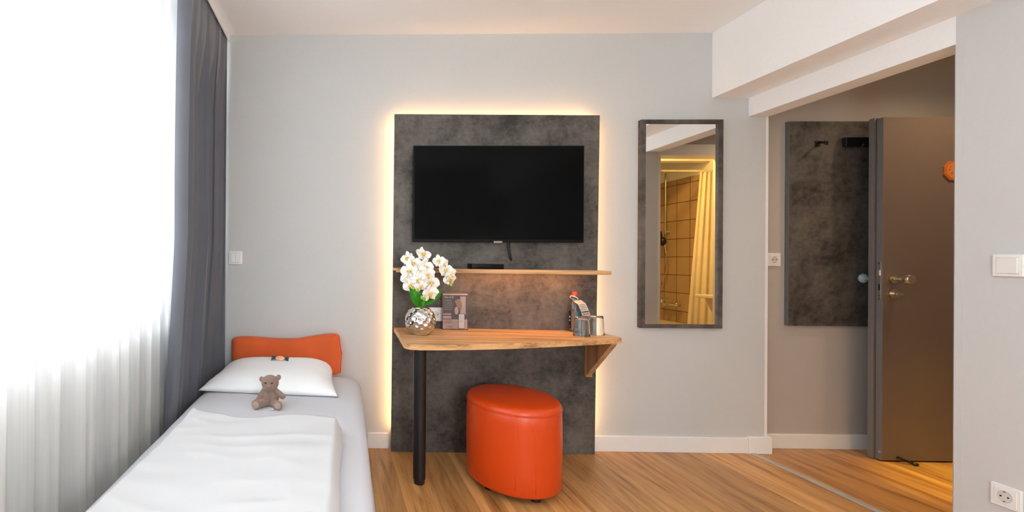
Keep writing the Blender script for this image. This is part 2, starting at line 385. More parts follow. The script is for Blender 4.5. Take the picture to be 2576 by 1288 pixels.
# window wall with opening
WY0, WY1, WZ0, WZ1 = -3.7, -0.30, 0.80, 2.36
b = BM()
box(b, XL-0.3, XL, YE, 0.0, 0.0, WZ0); box(b, XL-0.3, XL, YE, 0.0, WZ1, CE)
box(b, XL-0.3, XL, YE, WY0, WZ0, WZ1); box(b, XL-0.3, XL, WY1, 0.0, WZ0, WZ1)
struct('wall_left', b, M['wall'])
b = BM(); box(b, XL-0.28, XL+0.035, WY0+0.001, WY1-0.001, WZ0+0.0005, WZ0+0.026, 0.004); struct('trim_5', b, M['stone'])   # window sill
# window: frame, three sashes, panes
wn = bpy.data.objects.new('window_1', None); COL.objects.link(wn); wn.location = (XL-0.2, (WY0+WY1)/2, WZ0+0.03); wn['kind'] = 'structure'
b = BM(); fx0, fx1 = XL-0.235, XL-0.175; z0, z1 = WZ0+0.027, WZ1
box(b, fx0, fx1, WY0, WY1, z0, z0+0.03); box(b, fx0, fx1, WY0, WY1, z1-0.06, z1); box(b, fx0, fx1, WY0, WY0+0.06, z0+0.03, z1-0.06); box(b, fx0, fx1, WY1-0.06, WY1, z0+0.03, z1-0.06)
ys = [WY0+0.06+(WY1-WY0-0.12)*k/3 for k in range(4)]
for y in ys[1:-1]: box(b, fx0, fx1, y-0.045, y+0.045, z0+0.03, z1-0.06)
obj('window_frame', b, M['trim'], wn)
for k in range(3):
    b = BM(); box(b, XL-0.21, XL-0.20, ys[k]+(0.045 if k else 0), ys[k+1]-(0.045 if k < 2 else 0), z0+0.03, z1-0.06); obj('window_pane', b, M['pane'], wn)
# pelmet board hiding the curtain track
b = BM(); prism(b, [(-0.644, -0.001, 2.428), (-0.638, -0.001, 2.428), (-0.668, -2.4, 2.428), (-0.674, -2.4, 2.428)], (0, 0, CE-2.4285)); struct('trim_6', b, M['white'])
# baseboards
b = BM(); box(b, 0.20, 0.325, -0.016, -0.0003, 0.0, 0.092, 0.003); struct('baseboard_back_left', b, M['trim'])
b = BM(); box(b, 1.515, 2.428, -0.016, -0.0003, 0.0, 0.092, 0.003); struct('baseboard_back_right', b, M['trim'])
b = BM(); box(b, 2.429, XR2+0.016, -0.020, -0.002, 0.0, 0.100, 0.003); box(b, XR2+0.0003, XR2+0.016, -0.002, 0.068, 0.0, 0.100, 0.002); struct('baseboard_column', b, M['trim'])
b = BM(); box(b, XR2+0.017, XC-0.001, 0.069, 0.0845, 0.0, 0.088, 0.003); struct('baseboard_corridor_back', b, M['trim'])
b = BM(); box(b, XR-0.016, XR-0.0003, YE, YJ-0.03, 0.0, 0.092, 0.003); struct('baseboard_right', b, M['trim'])
# aluminium strip on the floor between room and corridor
b = BM(); box(b, XR+0.004, XR+0.040, YJ, -0.021, 0.0002, 0.005, 0.0015)
for k in range(5): box(b, XR+0.009+k*0.006, XR+0.012+k*0.006, YJ, -0.021, 0.005, 0.0064)
struct('trim_7', b, M['alu'])
# corridor far wall with the entrance doorway, hallway behind it
b = BM(); box(b, XC, XC+0.12, -1.089, -0.905, 0.0, 2.5); box(b, XC, XC+0.12, -0.035, 0.085, 0.0, 2.5); box(b, XC, XC+0.12, -0.905, -0.035, 1.97, 2.5); struct('wall_corridor_right', b, M['corr'])
b = BM(); box(b, XC+0.9, XC+1.0, -2.2, 1.2, 0.0, 2.5); struct('wall_hallway', b, M['hall'])
b = BM(); box(b, XC+0.12, XC+1.0, -2.2, 1.2, -0.12, 0.0); struct('floor_hallway', b, M['hall'])
b = BM(); box(b, XC+0.12, XC+1.0, -2.2, 1.2, 2.5, 2.6); box(b, XC+0.12, XC+0.9, -2.2, -2.1, 0, 2.5); box(b, XC+0.12, XC+0.9, 1.1, 1.2, 0, 2.5); struct('ceiling_hallway', b, M['hall'])
# bathroom: wall with doorway (seen in the mirror), side wall tiled, ceiling
DX0, DX1, DZ = 2.628, 3.185, 1.995
YB = -1.09; BF = YB-0.12
b = BM(); box(b, 2.525, DX0, BF, YB, 0, 2.5); box(b, DX1, 4.2, BF, YB, 0, 2.5); box(b, DX0, DX1, BF, YB, DZ, 2.5); struct('wall_bathroom', b, M['corr'])
b = BM()   # door lining
box(b, DX0-0.045, DX0, YB, YB+0.018, 0, DZ+0.075); box(b, DX1, DX1+0.05, YB, YB+0.018, 0, DZ+0.075); box(b, DX0, DX1, YB, YB+0.018, DZ, DZ+0.075)
box(b, DX0, DX0+0.012, BF, YB+0.018, 0, DZ); box(b, DX1-0.012, DX1, BF, YB+0.018, 0, DZ); box(b, DX0+0.012, DX1-0.012, BF, YB+0.018, DZ-0.012, DZ)
struct('trim_8', b, M['trim'])
XB = 3.80
b = BM(); box(b, XB, XB+0.1, -3.6, BF, 2.03, 2.5); box(b, XB, XB+0.1, BF-0.9, BF, 0, 2.03); struct('wall_bathroom_upper', b, M['white'])
b = BM(); box(b, XB-0.008, XB+0.1, -3.6, BF-0.9, 0.0, 2.03); struct('wall_bathroom_tiled', b, M['tile'])
b = BM(); box(b, XR2, XB, -3.7, -3.6, 0, 2.5); struct('wall_bathroom_end', b, M['white'])
b = BM(); box(b, XR2, XB+0.1, -3.7, BF, 2.5, 2.6); struct('ceiling_bathroom', b, M['white'])
b = BM(); box(b, XR2, XB, -2.12, -2.02, 2.14, 2.5); struct('trim_9', b, M['white'])

# ------------------------------------------------------------------ curtains
def fold_curtain(name, mat, xfun, y0f, y1f, z0, z1, nfold, amp, nu, nv, seed, label, cat, parent=None):
    rnd = random.Random(seed)
    ph = [rnd.uniform(0, 6.28) for _ in range(6)]
    def fn(u, v):
        z = z0+(z1-z0)*v
        y = y0f(v)+(y1f(v)-y0f(v))*u
        w = u*nfold*2*PI
        a = amp*(0.75+0.25*math.sin(3.1*u*PI+ph[0]))*(0.7+0.3*(1-v))
        s = math.sin(w+0.7*math.sin(w*0.37+ph[1])+0.5*math.sin(2.1*v+ph[2])*(1-v))
        s = s*0.8+0.2*math.sin(2*w+ph[3]+1.2*v)
        if nfold < 10: s = 0.62*s+0.45*math.sin(w*0.43+ph[0]+0.8*(1-v))+0.22*math.sin(w*2.7+ph[5]+0.6*v)
        yy = y+0.018*math.sin(w*0.5+ph[4]+2*v)*(1-v)+0.35*amp*math.cos(w+ph[5])
        if nfold > 10: return (xfun(v)+a*s, yy, z)
        X = xfun(v)+a*s*(1-0.50*max(0, (v-0.85)/0.15)); X = min(X, -0.652-0.012*u+0.07*max(0, min(1, (0.93-v)/0.35))); wq = max(0, 1-u*10); kt = min(1, max(0, (v-0.78)/0.17)); kt = kt*kt*(3-2*kt); X = X*(1-kt)+kt*(-0.6535-0.0125*u+0.005*s)
        return (X*(1-wq)-0.649*wq, min(yy, -0.004), z)
    b = BM(); grid(b, nu, nv, fn)
    o = obj(name, b, mat, parent, smooth=True, angle=180)
    return o
# slate drape beside the headboard end: hangs straight at the top, bunched fuller lower down
dr = thing('drape', (-0.70, -0.45, 0.0), 'slate grey full-length drape bunched in folds between sheer curtain and back wall', 'curtain')
rnd = random.Random(3)
fold_curtain('drape_cloth', M['drape'], lambda v: -0.745+0.055*min(1, max(0, (v-0.14)/0.35)), lambda v: -0.012, lambda v: -0.70-0.03*(1-v)**1.5, 0.015, 2.468, 7.3, 0.052, 420, 40, 11, '', '', dr)
# leading hem band
b = BM(); grid(b, 8, 30, lambda u, v: (-0.765+0.055*u+0.012*u*v+0.045*min(1, max(0, (v-0.14)/0.35))+0.004*math.sin(7*v), -0.715-0.035*(1-v)**1.5-0.012*math.sin(PI*u), 0.015+2.415*v)); obj('hem', b, M['drape'], dr, smooth=True)
b = BM(); box(b, -0.85, -0.76, -2.6, -0.02, 2.445, 2.469, 0.003); tag(obj('curtain_track', b, M['trim']), 'white curtain track under the ceiling above the sheer curtain', 'curtain track')
b = None
sh = fold_curtain('sheer_curtain', M['sheer'], lambda v: -0.80, lambda v: -0.36, lambda v: -2.75, 0.02, 2.44, 21, 0.030, 900, 24, 5, '', '')
tag(sh, 'floor-length white translucent sheer curtain hanging in soft pleats across the window', 'curtain')

# ------------------------------------------------------------------ radiator under the window
rd = thing('radiator', (-0.885, -1.7, 0.0), 'off-white column radiator below window behind the sheer curtain', 'radiator')
for k in range(14):
    y = -2.46+k*0.062
    b = BM()
    for dx in (-0.02, 0.02): tube(b, [(-0.885+dx, y, 0.14), (-0.885+dx, y, 0.69)], 0.0125, 10)
    box(b, -0.92, -0.85, y-0.022, y+0.022, 0.68, 0.735, 0.015, 3); box(b, -0.92, -0.85, y-0.022, y+0.022, 0.10, 0.15, 0.015, 3)
    obj('column', b, M['radiator'], rd, smooth=True)
b = BM(); tube(b, [(-0.885, -2.50, 0.12), (-0.885, -1.55, 0.12)], 0.014, 10); tube(b, [(-0.885, -1.60, 0.0), (-0.885, -1.60, 0.11)], 0.009, 8); tube(b, [(-0.885, -2.46, 0.0), (-0.885, -2.46, 0.11)], 0.009, 8); obj('pipe', b, M['radiator'], rd, smooth=True)

# ------------------------------------------------------------------ bed
bed = thing('bed', (-0.26, -1.05, 0.0), 'single bed in the corner under the window with pale grey fitted sheet', 'bed')
BX0, BX1, BY0, BY1 = -0.672, 0.150, -2.08, -0.105
def rrect(x0, x1, y0, y1, r, n):
    """n points round a rounded rectangle, evenly by length"""
    segs = []; r = max(r, 1e-4)
    cs = [(x1-r, y1-r, 0), (x0+r, y1-r, PI/2), (x0+r, y0+r, PI), (x1-r, y0+r, 3*PI/2)]
    pts = []
    for i, (cx, cy, a0) in enumerate(cs):
        for k in range(17): a = a0+PI/2*k/16; pts.append(Vector((cx+r*math.cos(a), cy+r*math.sin(a), 0)))
    pts.append(pts[0]); L = [0]
    for p, q in zip(pts[:-1], pts[1:]): L.append(L[-1]+(q-p).length)
    out = []; j = 0
    for k in range(n):
        s = L[-1]*k/n
        while L[j+1] < s: j += 1
        t = (s-L[j])/max(1e-9, L[j+1]-L[j]); out.append(pts[j].lerp(pts[j+1], t))
    return out
def sheet_mesh():
    b = BM(); n = 260; rings = []
    prof = [(0.30, 0.466), (0.24, 0.466), (0.16, 0.465), (0.10, 0.463), (0.06, 0.460), (0.035, 0.454), (0.015, 0.443), (0.004, 0.428), (0.0, 0.405),
            (-0.004, 0.36), (-0.008, 0.30), (-0.013, 0.24), (-0.019, 0.18), (-0.024, 0.12), (-0.028, 0.07), (-0.030, 0.035)]
    for k, (ins, z) in enumerate(prof):
        left = max(ins, 0.0)
        ring = rrect(BX0+left, BX1-ins, BY0+ins, BY1-max(ins, 0.0), max(0.13-ins*0.5, 0.02), n)
        vs = []
        for i, p in enumerate(ring):
            low = max(0, (0.40-z)/0.36)
            w = 0.010*low*math.sin(p.y*15+1.3*math.sin(p.y*6)) if p.x > 0 else 0
            w += 0.006*low*math.sin(p.y*43+z*9) if p.x > 0 else 0
            wr = 0.0025*noise.noise(Vector((p.x*7, p.y*7, 0)))
            sk = -0.034*max(0, -p.y-0.46)*(p.x-BX0)/(BX1-BX0)
            vs.append(b.verts.new((p.x+w+sk, p.y, z+(wr if z > 0.43 else 0))))
        rings.append(vs)
    for r1, r2 in zip(rings[:-1], rings[1:]):
        for i in range(n): b.faces.new([r1[i], r2[i], r2[(i+1) % n], r1[(i+1) % n]])
    b.faces.new(rings[0])
    bmesh.ops.recalc_face_normals(b, faces=b.faces[:])
    return b
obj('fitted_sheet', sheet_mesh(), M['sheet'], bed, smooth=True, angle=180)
b = BM(); box(b, BX0+0.02, BX1-0.09, BY0+0.02, BY1-0.02, 0.26, 0.45, 0.03, 3); obj('mattress', b, M['bedwhite'], bed, smooth=True)
b = BM(); box(b, BX0+0.03, BX1-0.09, BY0+0.03, BY1-0.03, 0.15, 0.255, 0.005); obj('bed_frame', b, M['oak_z'], bed)
for x in (BX0+0.08, BX1-0.13):
    for y in (BY0+0.08, BY1-0.08):
        b = BM(); box(b, x-0.025, x+0.025, y-0.025, y+0.025, 0, 0.152, 0.003); obj('leg', b, M['black_metal'], bed)

# duvet
def duvet():
    b = BM(); nu, nv = 90, 110
    A, B_, C_, D_ = Vector((-0.605, -2.12, 0)), Vector((0.000, -2.12, 0)), Vector((0.032, -1.045, 0)), Vector((-0.575, -0.985, 0))
    def P(u, v, top):
        eu = abs(2*u-1); ev = abs(2*v-1)
        p = A.lerp(B_, u).lerp(D_.lerp(C_, u), v)
        if v > 0.9:
            p.y += 0.010*math.sin(u*9.0+0.8)*(v-0.9)*10-0.026*math.exp(-((u-0.40)/0.16)**2)*(v-0.9)*10+0.014*math.exp(-((u-0.03)/0.05)**2)*(v-0.9)*10
        if u > 0.9: p.x += 0.0025*math.sin(v*17)*(u-0.9)*10
        edge = min(1, (1-eu)/0.075)**0.5*min(1, (1-ev)/0.055)**0.5
        edge = max(edge, 0)
        n = noise.noise(Vector((p.x*3.2, p.y*2.3, 0.3)))*0.012+noise.noise(Vector((p.x*9, p.y*5, 1.3)))*0.005
        n -= 0.010*abs(noise.noise(Vector((p.x*4+p.y*2, p.y*9, 4.3))))
        bulge = 0.012*math.exp(-((u-0.03)/0.06)**2)*math.exp(-((1-v)/0.05)**2)
        h = 0.474+0.036
        if top: p.z = 0.474+0.006+(0.030+n)*edge+0.017*edge**3+bulge*edge
        else: p.z = 0.474-0.003*edge
        return p
    g1 = grid(b, nu, nv, lambda u, v: P(u, v, True)); g2 = grid(b, nu, nv, lambda u, v: P(u, v, False))
    def strip(a, c):
        for k in range(len(a)-1): b.faces.new([a[k], a[k+1], c[k+1], c[k]])
    strip(g1[0], g2[0]); strip(g2[-1], g1[-1]); strip([r[0] for r in g2], [r[0] for r in g1]); strip([r[-1] for r in g1], [r[-1] for r in g2])
    bmesh.ops.recalc_face_normals(b, faces=b.faces[:])
    return b
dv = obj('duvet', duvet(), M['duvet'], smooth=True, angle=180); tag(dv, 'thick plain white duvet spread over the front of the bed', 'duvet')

# pillow, leaning back on the bolster
PC = [Vector((-0.672, -0.515, 0.470)), Vector((0.022, -0.600, 0.472)), Vector((0.005, -0.165, 0.525)), Vector((-0.60, -0.150, 0.530))]   # front left, front right, back right, back left
def pillow_pt(u, v, sgn):
    p = PC[0].lerp(PC[1], u).lerp(PC[3].lerp(PC[2], u), v)
    a, c = 2*u-1, 2*v-1
    # sides draw in between the corners
    p.x -= 0.022*a*(1-c*c)*1.0 if True else 0
    p.y -= 0.020*c*(1-a*a)*(-0.4 if c < 0 else 0.5)
    if c > 0: p.x -= 0.045*a*abs(a)**5*c**5; p.y -= 0.055*c**5*abs(a)**6; p.z -= 0.012*c**5*abs(a)**6
    t = max(0, (1-abs(a)**3.6))**0.60*max(0, (1-abs(c)**3.2))**0.48
    t *= 1+0.25*max(0, a-0.2)*max(0, c)
    wr = 0.004*noise.noise(Vector((p.x*8, p.y*8, 2)))*min(1, t*3)
    wr += 0.006*math.sin(20*(a*0.6-c))*max(0, abs(a)-0.72)*min(1, t*3)
    if sgn > 0: p.z += 0.072*t+wr
    else: p.z -= 0.060*t*max(0, v)
    if sgn < 0: p.z = max(p.z, 0.4695)
    return p
def pillow():
    b = BM(); nu, nv = 80, 56
    g1 = grid(b, nu, nv, lambda u, v: pillow_pt(u, v, 1)); g2 = grid(b, nu, nv, lambda u, v: pillow_pt(u, v, -1)-Vector((0, 0, 0.0004)))
    bmesh.ops.remove_doubles(b, verts=b.verts[:], dist=0.0006)
    bmesh.ops.recalc_face_normals(b, faces=b.faces[:])
    return b
pl = obj('pillow', pillow(), M['bedwhite'], smooth=True, angle=180); tag(pl, 'puffy white pillow lying against the orange cushion at the bed head', 'pillow')

# orange bolster cushion against the wall
def bolster():
    b = BM(); nu, nv = 60, 30
    def P(u, v, s):
        x = -0.605+0.645*u; a, c = 2*u-1, 2*v-1
        ztop = 0.672-0.014*math.exp(-((u-0.5)/0.3)**2)+0.028*max(0, u-0.6)/0.4
        zb = 0.440; z = zb+(ztop-zb)*v
        t = max(0, 1-abs(a)**9)**0.5*max(0, 1-abs(c)**7)**0.5
        x += 0.012*u*(1-v)-0.010*max(0, a)**6*abs(math.sin(c*2.2))
        y = -0.055-(0.048*t if s > 0 else -0.048*t)
        x -= 0.014*a*abs(a)**5*abs(c)**8; z -= 0.014*c*abs(c)**5*abs(a)**8
        return Vector((x, y, z))
    bolster.P = P
    grid(b, nu, nv, lambda u, v: P(u, v, 1)); grid(b, nu, nv, lambda u, v: P(u, v, -1))
    bmesh.ops.remove_doubles(b, verts=b.verts[:], dist=0.0012); bmesh.ops.recalc_face_normals(b, faces=b.faces[:])
    return b
bo = obj('bolster_cushion', bolster(), M['velour'], smooth=True, angle=180)
tag(bo, 'long rust-orange upholstered cushion standing against wall behind white pillow', 'cushion')
b = BM(); tube(b, [bolster.P(0.999, 0.04+0.92*k/20, 1)+Vector((0.0005, 0, 0)) for k in range(21)], 0.003, 8); s = obj('piping', b, M['velour'], bo, smooth=True)

# teddy bear
br = thing('teddy_bear', (-0.283, -0.748, 0.4675), 'small taupe plush teddy bear sitting against white pillow', 'teddy bear', rot=(0, 0, -0.08))
b = BM()
E = lambda c, r, rot=None: ellipsoid(b, c, r, rot)
E((0, 0.012, 0.040), (0.040, 0.034, 0.043)); E((0, 0.008, 0.066), (0.030, 0.026, 0.028))
E((0.000, 0.000, 0.104), (0.040, 0.036, 0.035), Matrix.Rotation(-0.18, 4, 'X')); E((0.002, -0.026, 0.094), (0.022, 0.018, 0.017))
E((0.0, -0.006, 0.090), (0.034, 0.028, 0.022))
for s_, zz in ((-1, 0.117), (1, 0.128)):
    E((s_*0.038-0.001, 0.004, zz), (0.012, 0.007, 0.014), Matrix.Rotation(0.3*s_, 4, 'Y'))
# arms: left one hangs, right one held out
for k in range(6):
    t = k/5; E((-0.026-0.026*t, 0.0-0.010*t, 0.070-0.045*t), (0.013, 0.013, 0.014))
    E((0.026+0.034*t, -0.002-0.014*t, 0.070-0.020*t), (0.0135, 0.013, 0.013))
for k in range(6):
    t = k/5; E((-0.022-0.026*t, -0.010-0.034*t, 0.018), (0.017, 0.018, 0.0165)); E((0.022+0.022*t, -0.010-0.034*t, 0.018), (0.016, 0.018, 0.0165))
E((-0.050, -0.052, 0.022), (0.021, 0.013, 0.022)); E((0.047, -0.052, 0.021), (0.019, 0.013, 0.021))
bb = obj('body', b, M['bear'], br, smooth=True, local=True)
md = bb.modifiers.new('remesh', 'REMESH'); md.mode = 'VOXEL'; md.voxel_size = 0.0026; md.use_smooth_shade = True
ms = bb.modifiers.new('smooth', 'SMOOTH'); ms.iterations = 6; ms.factor = 0.6
for x in (-0.0135, 0.0155):
    b = BM(); ellipsoid(b, (x, -0.035, 0.111), (0.0045, 0.003, 0.0032), None, 12, 8); obj('eye', b, M['black_plastic'], br, smooth=True, local=True)
b = BM(); ellipsoid(b, (0.002, -0.0435, 0.101), (0.0055, 0.003, 0.0035), None, 12, 8); obj('nose', b, M['ink_skin'], br, smooth=True, local=True)
for x, z, r in ((-0.050, 0.022, 0.015), (0.047, 0.021, 0.0135)):
    b = BM(); ellipsoid(b, (x, -0.0635, z), (r, 0.0025, r*1.05), None, 16, 8); obj('foot_pad', b, M['bear_light'], br, smooth=True, local=True)
b = BM(); box(b, 0.012, 0.028, -0.056, -0.040, 0.0015, 0.0028); tg = obj('care_tag', b, M['paper'], br, local=True)
for pts in ([(0.001, -0.028-0.002*abs(k-3)*0.1, 0.03+0.008*k) for k in range(6)],):
    b = BM(); tube(b, [(0.001, -0.0225-0.0008*math.sin(k)-(0.0025 if k < 3 else 0), 0.018+0.009*k) for k in range(6)], 0.0009, 6); obj('belly_seam', b, M['ink_mid'], br, local=True)

# wrapped sweet on the pillow
cy_, cz_ = -0.215, 0.0
up_, vp_ = 0.52, 0.66
cp = pillow_pt(up_, vp_, 1)
cd = thing('wrapped_sweet', (-0.290, cp.y, cp.z+0.004), 'small wrapped sweet with teal ends lying on top of white pillow', 'sweet', rot=(0.55, 0.06, 0.0))
b = BM(); ellipsoid(b, (0, 0, 0.008), (0.026, 0.016, 0.010)); obj('sweet_body', b, M['peach'], cd, smooth=True, local=True)
for s_ in (-1, 1):
    b = BM()
    def fnc(u, v, s_=s_): return (s_*(0.020+0.026*u), (v-0.5)*(0.016+0.022*u), 0.008+0.003*math.sin(v*18)*u)
    grid(b, 4, 14, fnc); bmesh.ops.solidify(b, geom=b.faces[:], thickness=0.0006); obj('wrapper_end', b, M['teal'], cd, smooth=True, local=True)

# ------------------------------------------------------------------ light switches and sockets (flush plates)
def plate_frame(sz=0.080, th=0.010):
    b = BM(); s = sz/2; box(b, -s, s, -th, 0, -s, s, 0.003, 2); return b
def socket_parts(root, sz=0.080):
    obj('frame', plate_frame(sz), M['plastic_white'], root, local=True)
    b = BM(); s = 0.0275; 
    # insert with a round well
    lathe(b, [(0.0265, 0.0128), (0.0205, 0.0132), (0.0198, 0.0125), (0.0190, 0.0020), (0.0, 0.0020)], seg=32)
    prof_sq = rrect(-s, s, -s, s, 0.002, 32)
    bmesh.ops.rotate(b, verts=b.verts, matrix=Matrix.Rotation(PI/2, 3, 'X')); obj('insert', b, M['plastic_white'], root, smooth=True, local=True)
    b = BM(); box(b, -0.029, 0.029, -0.0118, -0.0095, -0.029, 0.029, 0.001); obj('cover', b, M['plastic_white'], root, local=True)
    b = BM(); lathe(b, [(0.0195, 0.0134), (0.0, 0.0134)], seg=32); bmesh.ops.rotate(b, verts=b.verts, matrix=Matrix.Rotation(PI/2, 3, 'X')); obj('well', b, M['plastic_shadow'], root, local=True)
    for x in (-0.0095, 0.0095):
        b = BM(); tube(b, [(x, -0.0133, 0), (x, -0.0142, 0)], 0.0028, 12); obj('pin_hole', b, M['black_plastic'], root, local=True)
    for z in (-0.0175, 0.0175):
        b = BM(); box(b, -0.003, 0.003, -0.0145, -0.0132, z-0.0022, z+0.0022); obj('earth_clip', b, M['silver'], root, local=True)
def switch_parts(root, split=False):
    obj('frame', plate_frame(), M['plastic_white'], root, local=True)
    if split:
        for x0, x1 in ((-0.0275, -0.0006), (0.0006, 0.0275)):
            b = BM(); box(b, x0, x1, -0.0155, -0.009, -0.0275, 0.0275, 0.0012); obj('rocker', b, M['plastic_white'], root, local=True)
    else:
        b = BM(); prism(b, [(-0.0275, -0.009, -0.0275), (0.0275, -0.009, -0.0275), (0.0275, -0.017, -0.0275), (-0.0275, -0.0125, -0.0275)], (0, 0, 0.055)); obj('rocker', b, M['plastic_white'], root, local=True)
    b = BM(); box(b, -0.0295, 0.0295, -0.0104, -0.009, -0.0295, 0.0295); obj('gap', b, M['plastic_shadow'], root, local=True)
t = thing('light_switch', (-0.594, -0.0005, 1.130), 'white double-rocker light switch on grey wall beside the drape', 'light switch'); switch_parts(t, True)
t = thing('light_switch', (XR-0.0005, -1.091, 1.111), 'white single-rocker light switch on right wall near the frame edge', 'light switch', rot=(0, 0, -PI/2)); switch_parts(t)
t = thing('wall_socket', (XR-0.0005, -1.089, 0.278), 'white wall socket low on the right wall below the light switch', 'socket', rot=(0, 0, -PI/2)); socket_parts(t)
t = thing('wall_socket', (2.650, 0.0845, 1.138), 'white wall socket on corridor wall beside the white corner strip', 'socket'); socket_parts(t)
t = thing('wall_socket', (0.590, -0.0605, 0.807), 'white wall socket on grey panel between silver vase and brochure', 'socket'); socket_parts(t)

# ------------------------------------------------------------------ desk wall panel with LED edge, television, shelf
pn = thing('backlit_wall_panel', (0.94, -0.03, 0.0), 'tall dark concrete-look wall panel with warm glowing edges behind the television', 'wall panel')
b = BM(); prism(b, [(0.337, -0.06, 0.001), (1.514, -0.06, 0.001), (1.533, -0.06, 1.968), (0.347, -0.06, 1.976)], (0, 0.019, 0)); obj('panel_board', b, M['concrete'], pn)
b = BM(); box(b, 0.42, 0.46, -0.041, -0.0005, 0.10, 1.86); box(b, 1.40, 1.44, -0.041, -0.0005, 0.10, 1.86); box(b, 0.46, 1.40, -0.041, -0.0005, 1.82, 1.86); obj('batten', b, M['oak_z'], pn)
b = BM(); box(b, 0.353, 0.361, -0.0405, -0.034, 0.12, 1.954); obj('led_strip', b, M['led'], pn, label='warm glowing strip at the left edge')
b = BM(); box(b, 1.500, 1.508, -0.0405, -0.034, 0.12, 1.954); obj('led_strip', b, M['led'], pn, label='warm glowing strip at the right edge')
b = BM(); box(b, 0.361, 1.500, -0.0405, -0.034, 1.946, 1.954); obj('led_strip', b, M['led'], pn, label='warm glowing strip at the top edge')

tv = thing('television', (0.935, -0.085, 1.225), 'large black flat television mounted on dark panel, switched off', 'television')
b = BM(); box(b, 0.450, 1.420, -0.110, -0.092, 1.2265, 1.780, 0.003); obj('casing', b, M['tv_case'], tv)
b = BM(); box(b, 0.457, 1.413, -0.1112, -0.1102, 1.242, 1.773); obj('screen', b, M['screen'], tv)
b = BM(); box(b, 0.62, 1.25, -0.092, -0.072, 1.30, 1.62, 0.01); obj('rear_housing', b, M['black_plastic'], tv)
b = BM(); box(b, 0.75, 1.10, -0.072, -0.0605, 1.38, 1.56); obj('wall_mount', b, M['black_metal'], tv)
b = BM(); box(b, 0.909, 0.957, -0.1135, -0.1095, 1.2215, 1.2335, 0.001); bd = obj('badge', b, M['badge'], tv)
for dx, k in ((0.0, 0), (0.006, 1)):
    b = BM(); tube(b, [(1.004+dx*1.4, -0.080, 1.25), (1.004+dx*1.4, -0.078, 1.20), (1.012+dx, -0.074, 1.16), (1.021+dx*0.9, -0.068, 1.128), (1.026+dx*0.5, -0.063, 1.124), (1.026+dx*0.5, -0.060, 1.126)], 0.0042, 8); obj('cable', b, M['black_plastic'], tv, smooth=True)

TS = -0.0088
sf = thing('wall_shelf', (0.94, -0.13, 1.05), 'narrow oak-look shelf fixed to dark panel below the television', 'shelf')
b = BM(); prism(b, [(0.343, -0.2, 1.062), (1.525, -0.2, 1.0545), (1.525, -0.2, 1.0685), (0.343, -0.2, 1.0760)], (0, 0.1397, 0)); prism(b, [(0.343, -0.2, 1.053), (1.525, -0.2, 1.0455), (1.525, -0.2, 1.0545), (0.343, -0.2, 1.062)], (0, 0.016, 0)); obj('board', b, M['oak_x'], sf)
b = BM(); box(b, 0.72, 1.42, -0.176, -0.164, 1.0515, 1.0545); obj('led_strip', b, M['led_soft'], sf)

# black remote-like flat box on the shelf
st = thing('media_box', (0.86, -0.14, 1.0745), 'low black media box lying on oak shelf under the television', 'media box')
b = BM(); prism(b, [(0.765, -0.180, 1.0738), (0.945, -0.180, 1.0726), (0.945, -0.180, 1.1010), (0.765, -0.180, 1.1030)], (0, 0.09, 0), 0.004); obj('case', b, M['tv_case'], st, smooth=True)
b = BM(); box(b, 0.80, 0.90, -0.1812, -0.1798, 1.080, 1.088); obj('front_window', b, M['screen'], st)

# ------------------------------------------------------------------ desk
dk = thing('wall_desk', (0.94, -0.33, 0.0), 'oak-look wall desk with rounded left corner, one black round leg', 'desk')
def dz(x): return 0.728-0.0092*(x-0.35)
out = [(0.350, -0.0605), (0.343, -0.30), (0.332, -0.56)]
for k in range(1, 8):
    a = PI+PI/2*k/8; out.append((0.332+0.05+0.05*math.cos(a)*1.0, -0.582+0.05*math.sin(a)-0.0))
for k in range(13):
    t = k/12; x = 0.40+1.105*t
    out.append((x, -0.636+0.03*t+0.285*t**1.55))
out += [(1.518, -0.305), (1.514, -0.0605)]
b = BM(); prism(b, [(x, y, dz(x)) for x, y in out], (0, 0, -0.027), 0.0015); obj('desktop', b, M['oak_x'], dk)
b = BM(); lathe(b, [(0, 0.0), (0.024, 0.0), (0.027, 0.006), (0.027, 0.022), (0.031, 0.026), (0.0315, 0.66), (0.033, 0.672), (0.033, 0.6995), (0.0, 0.6995)], (0.431, -0.455, 0.0), 32); obj('leg', b, M['black_metal'], dk, smooth=True)
b = BM()
box(b, 1.448, 1.486, -0.082, -0.0605, 0.455, dz(1.46)-0.028, 0.001)
prism(b, [(1.450, -0.082, 0.462), (1.450, -0.330, 0.683), (1.450, -0.330, dz(1.45)-0.0275), (1.450, -0.082, dz(1.45)-0.0275)], (0.030, 0, 0), 0.001)
obj('bracket', b, M['oak_z'], dk)

